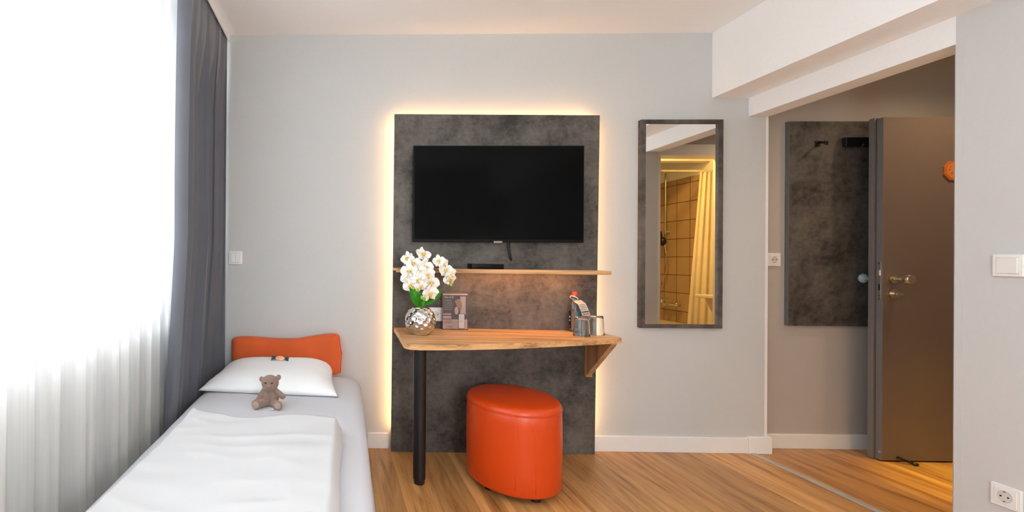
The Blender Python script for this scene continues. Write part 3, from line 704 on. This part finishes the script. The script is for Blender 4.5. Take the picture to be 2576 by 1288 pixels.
# ------------------------------------------------------------------ items on the desk
def dent_sphere():
    b = BM(); nu, nv = 150, 90
    N = 110; fib = []
    for i in range(N):
        z = 1-2*(i+0.5)/N; r = math.sqrt(1-z*z); t = i*2.399963; fib.append(Vector((r*math.cos(t), r*math.sin(t), z)))
    prof = []
    def R(v):
        zz = 0.148*v; c = 0.070
        if v < 0.94: r = 0.081*math.sqrt(max(0, 1-((zz-c)/0.078)**2))
        else: r = 0.0
        return r
    rows = []
    for j in range(nv+1):
        v = j/nv; z = 0.143*v
        q = (z-0.070)/0.0815; r = 0.081*math.sqrt(max(0.0, 1-q*q))**0.85
        row = []
        for i in range(nu):
            t = 2*PI*i/nu; d = Vector((math.cos(t)*math.cos(math.asin(max(-1, min(1, q)))), math.sin(t)*math.cos(math.asin(max(-1, min(1, q)))), q)).normalized()
            dm = max(d.dot(f) for f in fib); ang = math.acos(min(1, dm))
            dent = -0.0048*(1-min(1, ang/0.19)**2)
            k = 1 if 0.03 < v < 0.985 else 0
            row.append(b.verts.new(((r+dent*k)*math.cos(t), (r+dent*k)*math.sin(t), z)))
        rows.append(row)
    # inner wall
    for rr, z in ((0.026, 0.139), (0.03, 0.12), (0.0, 0.12)):
        rows.append([b.verts.new((max(rr, 0.0001)*math.cos(2*PI*i/nu), max(rr, 0.0001)*math.sin(2*PI*i/nu), z)) for i in range(nu)])
    for a, c in zip(rows[:-1], rows[1:]):
        for i in range(nu): b.faces.new([a[i], a[(i+1) % nu], c[(i+1) % nu], c[i]])
    b.faces.new(list(reversed(rows[0])))
    return b
VX, VY = 0.457, -0.315; VZ = dz(VX-0.03)+0.0008
vs = obj('vase', dent_sphere(), M['chrome'], smooth=True, local=True, angle=60); vs.location = (VX, VY, VZ)
tag(vs, 'round hammered silver vase on the left of the oak desk', 'vase')
b = BM(); ellipsoid(b, (0, 0, 0.139), (0.030, 0.030, 0.008), None, 24, 8); obj('moss_filling', b, M['moss'], vs, smooth=True, local=True)

orc = thing('artificial_orchid', (VX, VY, VZ+0.145), 'white moth orchid with green leaves standing in silver vase', 'plant')
def petal(b, L, Wd, rot, tilt, cup, center=(0, 0, 0)):
    """petal pointing +X from the flower centre, face +Z, then rotated in the flower plane"""
    rm = Matrix.Rotation(rot, 4, 'Z') @ Matrix.Rotation(-tilt, 4, 'Y')
    def fn(u, v):
        w = Wd*math.sin(PI*min(1, u*0.93+0.05))**0.62*(0.55+0.45*min(1, u*2))
        s = (v-0.5)*2
        p = Vector((L*u, s*w/2, cup*(u*u*0.8-0.5*s*s*u)+0.0016*math.sin(9*v+5*u)))
        return rm @ p+Vector(center)
    grid(b, 7, 8, fn)
def flower_mesh():
    b = BM()
    petal(b, 0.030, 0.036, 0.0, 0.15, 0.006); petal(b, 0.030, 0.036, PI, 0.15, 0.006)
    petal(b, 0.031, 0.021, PI/2, 0.05, 0.004, (0, 0, -0.0012)); petal(b, 0.030, 0.019, PI*1.27+0.15, 0.05, 0.004, (0, 0, -0.0012)); petal(b, 0.030, 0.019, -PI*0.27-0.15, 0.05, 0.004, (0, 0, -0.0012))
    return b
def lip_mesh():
    b = BM(); ellipsoid(b, (0, -0.004, 0.006), (0.0045, 0.005, 0.006), None, 12, 8); ellipsoid(b, (0.005, -0.002, 0.007), (0.003, 0.0035, 0.005), None, 10, 6); ellipsoid(b, (-0.005, -0.002, 0.007), (0.003, 0.0035, 0.005), None, 10, 6); ellipsoid(b, (0, -0.011, 0.009), (0.003, 0.006, 0.0025), None, 10, 6)
    return b
ROOTP = Vector((VX, VY, VZ+0.145))
# (x, y, z, scale, yaw of facing, pitch, roll)
FL = [(0.390, -0.300, 1.132, 0.95, -0.75, 0.35, 0.5), (0.470, -0.305, 1.152, 1.10, 0.35, 0.60, -0.3), (0.418, -0.320, 1.105, 1.00, -0.3, 0.2, 0.4), (0.478, -0.320, 1.088, 1.15, 0.25, 0.1, -0.2),
      (0.396, -0.325, 1.066, 1.15, -0.35, 0.05, 0.2), (0.448, -0.335, 1.060, 0.95, 0.0, 0.0, 0.9), (0.384, -0.325, 1.030, 0.95, -0.6, -0.2, 0.7), (0.486, -0.335, 1.046, 1.10, 0.3, 0.0, 0.5),
      (0.441, -0.345, 1.022, 1.00, -0.1, -0.1, 0.1), (0.506, -0.335, 1.008, 1.25, 0.4, 0.0, -0.5), (0.398, -0.335, 0.992, 1.00, -0.3, -0.25, 0.9), (0.450, -0.350, 0.988, 0.85, 0.1, -0.3, 0.4),
      (0.500, -0.345, 0.950, 1.15, 0.3, -0.3, 0.3),
      (0.556, -0.300, 1.118, 0.85, -0.2, 0.3, 0.3), (0.577, -0.300, 1.100, 0.9, 0.5, 0.2, 0.9), (0.590, -0.305, 1.072, 0.95, 0.1, 0.0, 0.1), (0.615, -0.305, 1.050, 0.95, 0.6, 0.0, 0.6), (0.604, -0.310, 1.026, 0.85, 0.3, -0.2, 1.1), (0.620, -0.300, 1.024, 0.8, 0.6, -0.2, 0.2)]
fl0 = None
for i, (x, y, z, s_, ya, pi_, ro) in enumerate(FL):
    if fl0 is None:
        fl0 = obj('flower', flower_mesh(), M['petal'], orc, smooth=True, local=True, angle=180)
        lp0 = obj('lip', lip_mesh(), M['lip'], fl0, smooth=True, local=True, angle=180)
        f = fl0
    else:
        f = fl0.copy(); COL.objects.link(f); f.parent = orc
        l2 = lp0.copy(); COL.objects.link(l2); l2.parent = f
    f.location = Vector((x, y, z))-ROOTP; f.scale = (s_*1.38,)*3
    f.rotation_euler = (Matrix.Rotation(ya, 4, 'Z') @ Matrix.Rotation(PI/2-pi_, 4, 'X') @ Matrix.Rotation(ro*0.6, 4, 'Z')).to_euler()
def curve_pts(ps, n=24):
    ps = [Vector(p) for p in ps]; ps = [ps[0]*2-ps[1]]+ps+[ps[-1]*2-ps[-2]]; out = []
    for i in range(1, len(ps)-2):
        for k in range(n//(len(ps)-3)):
            t = k/(n//(len(ps)-3)); a, b_, c, d = ps[i-1], ps[i], ps[i+1], ps[i+2]
            out.append(0.5*((2*b_)+(-a+c)*t+(2*a-5*b_+4*c-d)*t*t+(-a+3*b_-3*c+d)*t**3))
    out.append(ps[-2]); return out
for pts in ([(VX, VY, VZ+0.148), (0.445, -0.31, 0.98), (0.455, -0.30, 1.10), (0.45, -0.29, 1.155), (0.40, -0.30, 1.14)],
            [(VX+0.01, VY, VZ+0.148), (0.49, -0.30, 0.98), (0.515, -0.29, 1.10), (0.54, -0.29, 1.115), (0.575, -0.295, 1.075), (0.60, -0.30, 1.03), (0.622, -0.305, 0.995)],
            [(VX+0.01, VY-0.01, VZ+0.148), (0.47, -0.325, 0.93), (0.49, -0.335, 0.99), (0.50, -0.33, 1.05)]):
    b = BM(); tube(b, curve_pts(pts, 30), 0.0018, 8); obj('stem', b, M['stem'], orc, smooth=True)
def leaf(b, base, tip, wid, bend):
    base, tip = Vector(base), Vector(tip); d = tip-base; side = d.cross(Vector((0, -1, 0.2))).normalized(); nrm = side.cross(d).normalized()
    def fn(u, v):
        w = wid*math.sin(PI*(u*0.86+0.10))**0.8*(1 if u < 0.98 else 0.3); s = (v-0.5)
        return base+d*u+side*s*w+nrm*(bend*math.sin(PI*u)+abs(s)*w*0.35)
    grid(b, 16, 8, fn); bmesh.ops.solidify(b, geom=b.faces[:], thickness=0.0012)
for base, tip, wd_, bd_ in (((VX-0.005, VY-0.005, VZ+0.148), (0.402, -0.33, 0.985), 0.062, 0.012), ((VX+0.012, VY+0.005, VZ+0.155), (0.580, -0.28, 0.962), 0.046, -0.006), ((VX+0.003, VY-0.010, VZ+0.148), (0.470, -0.345, 0.915), 0.024, 0.006), ((VX-0.005, VY+0.008, VZ+0.148), (0.445, -0.26, 0.95), 0.04, 0.004)):
    b = BM(); leaf(b, base, tip, wd_, bd_); obj('leaf', b, M['leaf'], orc, smooth=True)
for x, y, z, r in ((0.4155, -0.345, 0.972, 0.008), (0.433, -0.345, 0.966, 0.010), (0.460, -0.350, 0.925, 0.010), (0.470, -0.348, 0.918, 0.009), (0.621, -0.305, 0.992, 0.009)):
    b = BM(); ellipsoid(b, (x, y, z), (r, r*0.9, r*1.15), None, 14, 8); obj('bud', b, M['bud'], orc, smooth=True)

# brochure in a clear stand
cdz = dz(0.69)+0.0008
bc = thing('brochure_stand', (0.692, -0.105, cdz), 'clear upright stand holding a printed guest brochure at back of desk', 'brochure stand')
cardrot = 0
b = BM(); box(b, -0.073, 0.073, -0.0135, -0.0115, 0.0, 0.208); box(b, -0.073, 0.073, 0.004, 0.006, 0.0, 0.208); box(b, -0.073, 0.073, -0.0135, 0.03, -0.0006, 0.0016); obj('acrylic_holder', b, M['acrylic'], bc, local=True)
b = BM(); box(b, -0.069, 0.069, -0.006, 0.001, 0.003, 0.204); obj('brochure', b, M['ink_light'], bc, local=True)
def pr_(x0, x1, z0, z1, mt, nm='print', d=0): b = BM(); box(b, x0, x1, -0.0068-d*0.0003, -0.0061, z0, z1); return obj(nm, b, M[mt], bc, local=True)
pr_(-0.069, 0.069, 0.058, 0.197, 'ink_dark', 'cover_photo')
pr_(0.028, 0.060, 0.088, 0.190, 'ink_light', 'photo_figure', 1)
b = BM(); 
for (x, z, rx, rz) in ((0.018, 0.150, 0.013, 0.026), (0.030, 0.135, 0.008, 0.030), (0.005, 0.160, 0.006, 0.010)): 
    lathe(b, [(1e-7, 0)]) if False else ellipsoid(b, (x, -0.0072, z), (rx, 0.0006, rz), None, 14, 8)
obj('photo_figure', b, M['ink_skin'], bc, smooth=True, local=True)
b = BM(); ellipsoid(b, (0.008, -0.0072, 0.108), (0.012, 0.0005, 0.022), None, 14, 8); obj('photo_figure', b, M['ink_light'], bc, smooth=True, local=True)
pr_(-0.069, -0.022, 0.062, 0.078, 'ink_light', 'photo_bench', 1); pr_(-0.069, -0.022, 0.084, 0.092, 'ink_light', 'photo_bench', 1)
for z in (0.112, 0.124, 0.136, 0.148): pr_(-0.064, -0.015, z, z+0.006, 'ink_mid', 'photo_slat', 1)
b = BM(); box(b, 0.018, 0.054, -0.0095, -0.0072, 0.006, 0.090, 0.0015); obj('leaflet_edge', b, M['ink_dark'], bc, local=True)
b = BM(); box(b, 0.020, 0.052, -0.0103, -0.0090, 0.008, 0.088); obj('leaflet', b, M['paper'], bc, local=True)
for z in (0.046, 0.054, 0.062, 0.070): b = BM(); box(b, 0.024, 0.046, -0.0106, -0.0100, z, z+0.0016); obj('text_line', b, M['ink_light'], bc, local=True)
def text(body, size, loc, mat, parent, rot=(PI/2, 0, 0), name='lettering', ext=0.0002):
    c = bpy.data.curves.new(name, 'FONT'); c.body = body; c.size = size; c.extrude = ext; c.materials.append(mat)
    t_ = bpy.data.objects.new(name, c); COL.objects.link(t_); bpy.context.view_layer.update()
    me = bpy.data.meshes.new_from_object(t_.evaluated_get(bpy.context.evaluated_depsgraph_get())); bpy.data.objects.remove(t_)
    o = bpy.data.objects.new(name, me); COL.objects.link(o); o.parent = parent; o.location = loc; o.rotation_euler = rot; return o
for x0, z0, w_ in ((-0.062, 0.047, 0.054), (-0.062, 0.041, 0.048), (-0.062, 0.035, 0.050), (-0.045, 0.020, 0.034), (-0.045, 0.014, 0.03)): pr_(x0, x0+w_, z0, z0+0.0022, 'ink_mid', 'text_line', 0)
text('Das A-Z', 0.015, (-0.062, -0.0072, 0.180), M['paper'], bc); text('im Überblick', 0.0078, (-0.062, -0.0072, 0.163), M['paper'], bc)

# water bottle
btx, bty = 1.374, -0.098; btz = dz(btx)+0.0008
bt = thing('water_bottle', (btx, bty, btz), 'clear water bottle with red cap and paper hang tag on right of desk', 'bottle')
b = BM(); pr1 = [(0.0, 0.002), (0.026, 0.0), (0.031, 0.006), (0.0315, 0.05), (0.0315, 0.128), (0.030, 0.145), (0.024, 0.168), (0.0145, 0.188), (0.0125, 0.200), (0.0125, 0.208)]
pr2 = [(0.0115, 0.208), (0.0113, 0.199), (0.0133, 0.187), (0.0228, 0.167), (0.0288, 0.144), (0.0303, 0.128), (0.0303, 0.008), (0.0, 0.006)]
lathe(b, pr1+pr2, seg=36); obj('bottle_body', b, M['pet'], bt, smooth=True, local=True)
b = BM(); lathe(b, [(0.0, 0.226), (0.013, 0.226), (0.0148, 0.223), (0.0148, 0.206), (0.013, 0.206), (0.013, 0.209), (0.0, 0.209)], seg=28); obj('cap', b, M['red'], bt, smooth=True, local=True)
def label_arc(a0, a1, mt, nm, z0=0.022, z1=0.118, r=0.0320):
    b = BM(); grid(b, 16, 1, lambda u, v: (r*math.cos(a0+(a1-a0)*u), r*math.sin(a0+(a1-a0)*u), z0+(z1-z0)*v)); bmesh.ops.solidify(b, geom=b.faces[:], thickness=-0.0003); return obj(nm, b, M[mt], bt, smooth=True, local=True)
label_arc(PI+0.05, PI+0.62, 'navy', 'label_edge'); label_arc(PI+0.62, PI+1.35, 'lbl_taupe', 'label_back'); label_arc(PI+1.35, 2*PI+0.3, 'blue', 'label_front')
label_arc(PI+0.20, PI+0.42, 'paper', 'label_mark', 0.060, 0.070, 0.0324); label_arc(PI+0.20, PI+0.42, 'paper', 'label_mark', 0.078, 0.090, 0.0324); label_arc(PI+0.15, PI+0.45, 'red', 'label_mark', 0.028, 0.036, 0.0324)
# hang tag: ring round the neck, strip hanging forward and right
b = BM(); ring = []
tagm = Matrix.Rotation(0.55, 4, 'Y') @ Matrix.Rotation(-0.35, 4, 'X')
tube(b, [tagm @ Vector((0.022*math.cos(t), 0.020*math.sin(t), 0))+Vector((-0.003, -0.002, 0.190)) for t in [2*PI*k/24 for k in range(24)]], 0.0024, 6, closed=True); obj('hang_tag_ring', b, M['paper'], bt, smooth=True, local=True)
b = BM()
pathp = [Vector((0.004, -0.022, 0.178)), Vector((0.022, -0.040, 0.160)), Vector((0.032, -0.048, 0.130)), Vector((0.038, -0.052, 0.106)), Vector((0.042, -0.056, 0.092))]
def tgf(u, v):
    k = min(3, int(u*4)); t = u*4-k; p = pathp[k].lerp(pathp[k+1], t); s = (v-0.5); return p+Vector((0.049, 0.012, 0.006))*s
grid(b, 12, 4, tgf); bmesh.ops.solidify(b, geom=b.faces[:], thickness=0.0006); obj('hang_tag', b, M['paper'], bt, local=True)
b = BM(); grid(b, 3, 4, lambda u, v: tgf(0.70+0.16*u, 0.12+0.76*v)+Vector((0, -0.0012, 0.0))); obj('tag_picture', b, M['ink_skin'], bt, local=True)
b = BM(); grid(b, 2, 2, lambda u, v: tgf(0.60+0.06*u, 0.05+0.9*v)+Vector((0, -0.0010, 0.0))); obj('tag_stripe', b, M['ink_dark'], bt, local=True)
for k in range(4):
    b = BM(); grid(b, 1, 2, lambda u, v: tgf(0.27+0.07*k+0.02*u, 0.12+0.7*v)+Vector((0, -0.0011, 0.0))); obj('tag_text_line', b, M['ink_mid'], bt, local=True)

# upturned tumblers
def tumbler(x, y, label):
    o = thing('tumbler', (x, y, dz(x)+0.0008), label, 'glass', 'upturned tumblers beside the water bottle')
    return o
gprof = [(0.0410, 0.0), (0.0420, 0.001), (0.0405, 0.020), (0.0375, 0.060), (0.0345, 0.100), (0.032, 0.104), (0.0, 0.104), (0.0, 0.093), (0.0295, 0.093), (0.0322, 0.090), (0.0350, 0.060), (0.0385, 0.020), (0.0400, 0.001)]
b = BM(); lathe(b, gprof[:7]+gprof[7:], seg=40, closed=True); bmesh.ops.remove_doubles(b, verts=b.verts[:], dist=1e-5)
t1 = tumbler(1.330, -0.265, 'clear upturned tumbler on desk in front of the water bottle'); g0 = obj('glass_body', b, M['glass'], t1, smooth=True, local=True, angle=50)
t2 = tumbler(1.440, -0.205, 'clear upturned tumbler nearest the right end of the desk'); g2 = g0.copy(); COL.objects.link(g2); g2.parent = t2

# ------------------------------------------------------------------ orange pouf
PX, PY, PA, PB, PT = 0.903, -0.428, 0.217, 0.255, 0.065
pf = thing('pouf', (PX, PY, 0.0), 'oval orange leatherette pouf stool under the desk', 'pouf', rot=(0, 0, PT))
def oval(b, prof, seg=96):
    rings = []
    for ins, z in prof:
        rings.append([b.verts.new(((PA-ins)*math.cos(2*PI*k/seg), (PB-ins)*math.sin(2*PI*k/seg), z)) for k in range(seg)])
    for a, c in zip(rings[:-1], rings[1:]):
        for k in range(seg): b.faces.new([a[k], a[(k+1) % seg], c[(k+1) % seg], c[k]])
    b.faces.new(list(reversed(rings[0]))); b.faces.new(rings[-1]); bmesh.ops.recalc_face_normals(b, faces=b.faces[:])
b = BM(); oval(b, [(0.012, 0.036), (0.004, 0.038), (0.0, 0.046), (0.0, 0.12), (-0.0015, 0.24), (0.0, 0.36), (0.001, 0.404), (0.003, 0.4075)]); obj('side_cover', b, M['leather'], pf, smooth=True, local=True, angle=60)
b = BM(); oval(b, [(0.004, 0.4070), (0.0015, 0.4095), (0.0015, 0.414), (0.004, 0.424), (0.010, 0.433), (0.020, 0.4385), (0.040, 0.442), (0.080, 0.4445), (0.14, 0.446)]); obj('seat_cushion', b, M['leather'], pf, smooth=True, local=True, angle=60)
b = BM(); tube(b, [((PA-0.0005)*math.cos(2*PI*k/96), (PB-0.0005)*math.sin(2*PI*k/96), 0.4082) for k in range(96)], 0.0022, 6, closed=True); obj('piping', b, M['leather'], pf, smooth=True, local=True)
for a in (-PI/2-0.02, -PI/2-0.42):
    b = BM(); tube(b, [((PA+0.0003)*math.cos(a), (PB+0.0003)*math.sin(a), 0.06+0.05*k) for k in range(7)], 0.0012, 6); obj('seam', b, M['leather'], pf, smooth=True, local=True)
b = BM(); oval(b, [(0.045, 0.020), (0.045, 0.0362)]); obj('base_board', b, M['black_plastic'], pf, local=True)
for x, y in ((0.03, -0.185), (-0.14, -0.06), (0.14, 0.06), (-0.03, 0.185)):
    b = BM(); lathe(b, [(0, 0), (0.022, 0), (0.024, 0.004), (0.020, 0.0205), (0, 0.0205)], (x, y, 0), 20); obj('foot', b, M['black_plastic'], pf, smooth=True, local=True)

# ------------------------------------------------------------------ wall mirror
mr_ = thing('wall_mirror', (2.02, -0.015, 0.735), 'tall narrow mirror in dark grey frame on wall right of panel', 'mirror')
mx0, mx1, mz0, mz1 = 1.790, 2.262, 0.733, 1.952
b = BM(); w_ = 0.027
box(b, mx0, mx0+w_, -0.030, -0.0005, mz0, mz1); box(b, mx1-w_, mx1, -0.030, -0.0005, mz0, mz1); box(b, mx0+w_, mx1-w_, -0.030, -0.0005, mz0, mz0+w_*0.8); box(b, mx0+w_, mx1-w_, -0.030, -0.0005, mz1-w_*0.8, mz1)
obj('mirror_frame', b, M['concrete'], mr_)
b = BM(); box(b, mx0+0.002, mx1-0.002, -0.012, -0.0007, mz0+0.002, mz1-0.002); obj('backing', b, M['oak_z'], mr_)
b = BM(); box(b, mx0+w_-0.002, mx1-w_+0.002, -0.020, -0.016, mz0+w_*0.8-0.002, mz1-w_*0.8+0.002); mgl = obj('mirror_glass', b, M['mirror'], mr_, origin=(2.03, -0.0175, 1.34)); mgl.rotation_euler = (0, 0, 0.008)

# ------------------------------------------------------------------ corridor: coat panel, rack, entrance door
cp_ = thing('hallway_panel', (3.0, 0.07, 0.74), 'dark concrete-look coat panel on the corridor wall behind the open door', 'wall panel')
b = BM(); box(b, 2.722, 3.62, 0.060, 0.0845, 0.742, 1.967); obj('panel_board', b, M['concrete'], cp_)
b = BM(); box(b, 2.7195, 2.722, 0.060, 0.0845, 0.742, 1.967); obj('edge_band', b, M['concrete_side'], cp_)
hk = thing('coat_hook', (2.885, 0.06, 1.83), 'small black coat hook on the upper left of the corridor coat panel', 'coat hook')
b = BM(); box(b, 2.872, 2.900, 0.055, 0.0598, 1.815, 1.850, 0.001); obj('hook_plate', b, M['black_metal'], hk)
b = BM(); tube(b, [(2.892, 0.056, 1.840), (2.888, 0.030, 1.834), (2.876, 0.000, 1.826), (2.862, -0.018, 1.812), (2.856, -0.022, 1.830)], 0.0075, 10); obj('hook_arm', b, M['black_metal'], hk, smooth=True)
rk = thing('coat_rack', (3.25, 0.03, 1.80), 'black box-shaped coat rack on corridor panel, half hidden by door', 'coat rack')
b = BM(); box(b, 3.030, 3.45, 0.034, 0.0598, 1.812, 1.866, 0.003); obj('rack_box', b, M['black_metal'], rk)
b = BM(); tube(b, [(3.06, 0.004, 1.80), (3.06, -0.02, 1.79), (3.06, -0.03, 1.81)], 0.005, 8); obj('hook', b, M['black_metal'], rk, smooth=True)

dr_ = bpy.data.objects.new('door_1', None); COL.objects.link(dr_); dr_.location = (3.95, -0.075, 0.0)
tag(dr_, 'grey-brown entrance door standing open in the corridor with brass-toned knob', 'door')
b = BM(); box(b, 3.090, 3.955, -0.104, -0.071, 0.008, 1.943, 0.001); obj('leaf', b, [M['door']], dr_)
b = BM(); box(b, 3.0885, 3.0905, -0.1035, -0.0715, 0.008, 1.942); obj('lock_edge', b, M['door_edge'], dr_)
b = BM(); box(b, 3.078, 3.955, -0.0690, -0.040, 0.008, 1.948, 0.001); obj('rebate_leaf', b, M['door_edge'], dr_)
b = BM(); box(b, 3.0895, 3.10, -0.0714, -0.0686, 0.01, 1.944); obj('door_seal', b, M['black_plastic'], dr_)
b = BM(); box(b, 3.0860, 3.0887, -0.0975, -0.0790, 0.908, 1.128, 0.0008); lk = obj('lock_plate', b, M['silver'], dr_)
b = BM(); box(b, 3.075, 3.0862, -0.0930, -0.0840, 1.050, 1.080); obj('latch_bolt', b, M['silver'], lk)
b = BM(); box(b, 3.0852, 3.0862, -0.0920, -0.0850, 0.965, 1.0); obj('deadbolt', b, M['black_metal'], lk)
for z in (1.117, 0.935, 0.919):
    b = BM(); tube(b, [(3.0862, -0.088, z), (3.0850, -0.088, z)], 0.003, 8); obj('screw', b, M['black_metal'], lk)
def ydisc(b, x, y0, y1, z, r, seg=28):
    tube(b, [(x, y0, z), (x, y1, z)], r, seg)
# inside handle: rose, neck, lever ending in a round grip
hd = None
b = BM(); ydisc(b, 3.143, -0.104, -0.115, 1.032, 0.026); hd = obj('door_handle', b, M['nickel'], dr_, smooth=True)
b = BM(); tube(b, [(3.143, -0.114, 1.032), (3.147, -0.130, 1.032), (3.152, -0.156, 1.031)], 0.0115, 14); obj('handle_neck', b, M['nickel'], hd, smooth=True)
b = BM(); lathe(b, [(0, 0), (0.010, 0), (0.013, 0.004), (0.0245, 0.010), (0.0265, 0.016), (0.0265, 0.036), (0.024, 0.040), (0, 0.041)], seg=28); bmesh.ops.rotate(b, verts=b.verts, matrix=Matrix.Rotation(PI/2, 3, 'X')); bmesh.ops.translate(b, verts=b.verts, vec=(3.153, -0.148, 1.031)); obj('handle_grip', b, M['nickel'], hd, smooth=True)
b = BM(); ydisc(b, 3.143, -0.104, -0.113, 0.948, 0.026); tl = obj('thumb_turn', b, M['nickel'], dr_, smooth=True)
b = BM(); ydisc(b, 3.143, -0.113, -0.134, 0.948, 0.013); box(b, 3.124, 3.160, -0.142, -0.133, 0.940, 0.956, 0.004); obj('turn_grip', b, M['nickel'], tl, smooth=True)
# outside knob, seen past the door's edge
b = BM(); tube(b, [(3.115, -0.040, 1.030), (3.115, 0.0, 1.030)], 0.010, 12); ko = obj('outer_knob', b, M['silver'], dr_, smooth=True)
b = BM(); ellipsoid(b, (3.108, 0.012, 1.030), (0.028, 0.018, 0.028)); obj('knob_ball', b, M['plastic_white'], ko, smooth=True, label='pale blue-grey round knob')
bpy.data.objects['knob_ball'].data.materials[0] = simple('pale_blue_knob', (0.30, 0.42, 0.50), 0.35)
# octagonal orange plate on the leaf
b = BM(); oc = []
for k in range(8): a = PI/8+k*PI/4; oc.append((3.468+0.058*math.cos(a), -0.104, 1.640+0.058*math.sin(a)))
prism(b, oc, (0, -0.008, 0), 0.0015); op = obj('octagonal_plate', b, M['orange_plate'], dr_, label='orange octagonal plate')
b = BM(); prism(b, [(3.468+(p[0]-3.468)*0.78, -0.112, 1.64+(p[2]-1.64)*0.78) for p in oc], (0, -0.001, 0)); obj('plate_face', b, simple('orange_plate_face', (0.62, 0.20, 0.04), 0.5), op)
for x, z in ((3.445, 1.662), (3.452, 1.628), (3.44, 1.645), (3.47, 1.64)): b = BM(); ydisc(b, x, -0.113, -0.115, z, 0.003, 10); obj('plate_dot', b, M['nickel'], op)
# fold-down door stop
b = BM(); tube(b, [(3.165, -0.110, 0.030), (3.215, -0.150, 0.008)], 0.007, 8); ds = obj('door_stop', b, M['black_metal'], dr_, smooth=True)
b = BM(); ellipsoid(b, (3.218, -0.152, 0.0085), (0.016, 0.010, 0.008), None, 12, 8); obj('rubber_tip', b, M['black_plastic'], ds, smooth=True)
b = BM(); tube(b, [(3.086, -0.094, 0.052), (3.0895, -0.094, 0.052)], 0.007, 12); obj('screw', b, M['silver'], dr_)

# two added, unseen fill lamps on floor stands, then the corridor's ceiling lamp
for lx, ly, lz, lb in ((2.0, -3.8, 1.22, 'added unseen fill lamp with fabric shade in the rear right corner'), (0.55, -3.75, 1.25, 'added unseen fill lamp with fabric shade standing by the rear wall')):
    fl_ = thing('fill_floor_lamp', (lx, ly, 0.0), lb, 'fill lamp')
    b = BM(); lathe(b, [(0.17, lz-0.13), (0.15, lz+0.13), (0.152, lz+0.13), (0.172, lz-0.13)], (lx, ly, 0), 40, closed=True); obj('lamp_shade', b, M['shade'], fl_, smooth=True)
    b = BM(); tube(b, [(lx, ly, 0.02), (lx, ly, lz-0.14)], 0.011, 12); obj('pole', b, M['black_metal'], fl_, smooth=True)
    b = BM(); lathe(b, [(0, 0), (0.13, 0), (0.13, 0.015), (0.02, 0.022), (0, 0.022)], (lx, ly, 0), 36); obj('base', b, M['black_metal'], fl_, smooth=True)
b = BM(); lathe(b, [(0, 0), (0.06, 0), (0.065, 0.01), (0.065, 0.035), (0, 0.035)], (3.40, -0.55, 2.384), 32); cl = obj('ceiling_lamp', b, M['lampglass'], smooth=True); tag(cl, 'small round ceiling lamp in the corridor', 'ceiling lamp')

# ------------------------------------------------------------------ bathroom fittings seen in the mirror
b = BM(); box(b, 3.05, 3.785, -3.5, -2.0, 0.0, 0.47, 0.02); tb = obj('bathtub', b, M['porcelain']); tag(tb, 'white bathtub along the tiled bathroom wall, seen in the mirror', 'bathtub')
b = BM(); grid(b, 120, 20, lambda u, v: (3.34+(0.43*u)*(1-0.0*v)+0.16*u*v-0.0, -2.03+0.022*math.sin(u*11*PI)+0.0*v, 0.30+1.76*v) if False else (3.785-(0.26-0.13*v)*u, -1.97+0.010*math.sin(u*7*PI+0.6*v)+0.006*math.sin(u*17+3*v), 0.30+1.72*v))
sc_ = obj('shower_curtain', b, M['showercloth'], smooth=True, angle=180); tag(sc_, 'cream shower curtain gathered on rail in bathroom, seen in mirror', 'curtain')
b = BM(); tube(b, [(2.56, -1.97, 2.03), (3.79, -1.97, 2.03)], 0.012, 12); tag(obj('shower_rail', b, M['chrome'], smooth=True), 'chrome shower curtain rail across the bathroom, seen in mirror', 'curtain rail')
sw = thing('hand_shower', (3.77, -2.580, 0.66), 'chrome hand shower on wall rail with hose and mixer, seen in mirror', 'shower')
b = BM(); tube(b, [(3.745, -2.580, 1.44), (3.745, -2.580, 2.12)], 0.009, 10); tube(b, [(3.745, -2.580, 1.86), (3.79, -2.580, 1.86)], 0.008, 8); tube(b, [(3.745, -2.580, 1.46), (3.79, -2.580, 1.46)], 0.008, 8); obj('riser_rail', b, M['chrome'], sw, smooth=True)
b = BM(); ellipsoid(b, (3.70, -2.560, 1.355), (0.035, 0.04, 0.05)); tube(b, [(3.70, -2.570, 1.36), (3.74, -2.650, 1.47)], 0.011, 10); obj('shower_head', b, M['black_metal'], sw, smooth=True)
b = BM(); tube(b, curve_pts([(3.71, -2.540, 1.33), (3.72, -2.520, 1.15), (3.73, -2.590, 0.93), (3.73, -2.650, 0.8), (3.74, -2.570, 0.66)], 24), 0.007, 8); obj('hose', b, M['chrome'], sw, smooth=True)
b = BM(); tube(b, [(3.74, -2.600, 0.66), (3.74, -2.350, 0.66)], 0.018, 12); tube(b, [(3.74, -2.480, 0.66), (3.66, -2.480, 0.64)], 0.011, 10); ellipsoid(b, (3.72, -2.590, 0.69), (0.03, 0.025, 0.025)); ellipsoid(b, (3.72, -2.360, 0.67), (0.03, 0.022, 0.025)); ellipsoid(b, (3.71, -2.480, 0.71), (0.025, 0.05, 0.01)); obj('mixer_tap', b, M['chrome'], sw, smooth=True)
b = BM(); prism(b, [(3.34, -1.62, 0.80), (3.79, -1.62, 0.80), (3.79, -1.25, 0.80), (3.38, -1.25, 0.80)], (0, 0, 0.03), 0.006); prism(b, [(3.40, -1.58, 0.80), (3.79, -1.58, 0.80), (3.79, -1.28, 0.80), (3.42, -1.28, 0.80)], (0.06, 0, -0.13)); tag(obj('wash_basin', b, M['porcelain']), 'white wash basin edge at right of bathroom doorway, seen in mirror', 'wash basin')
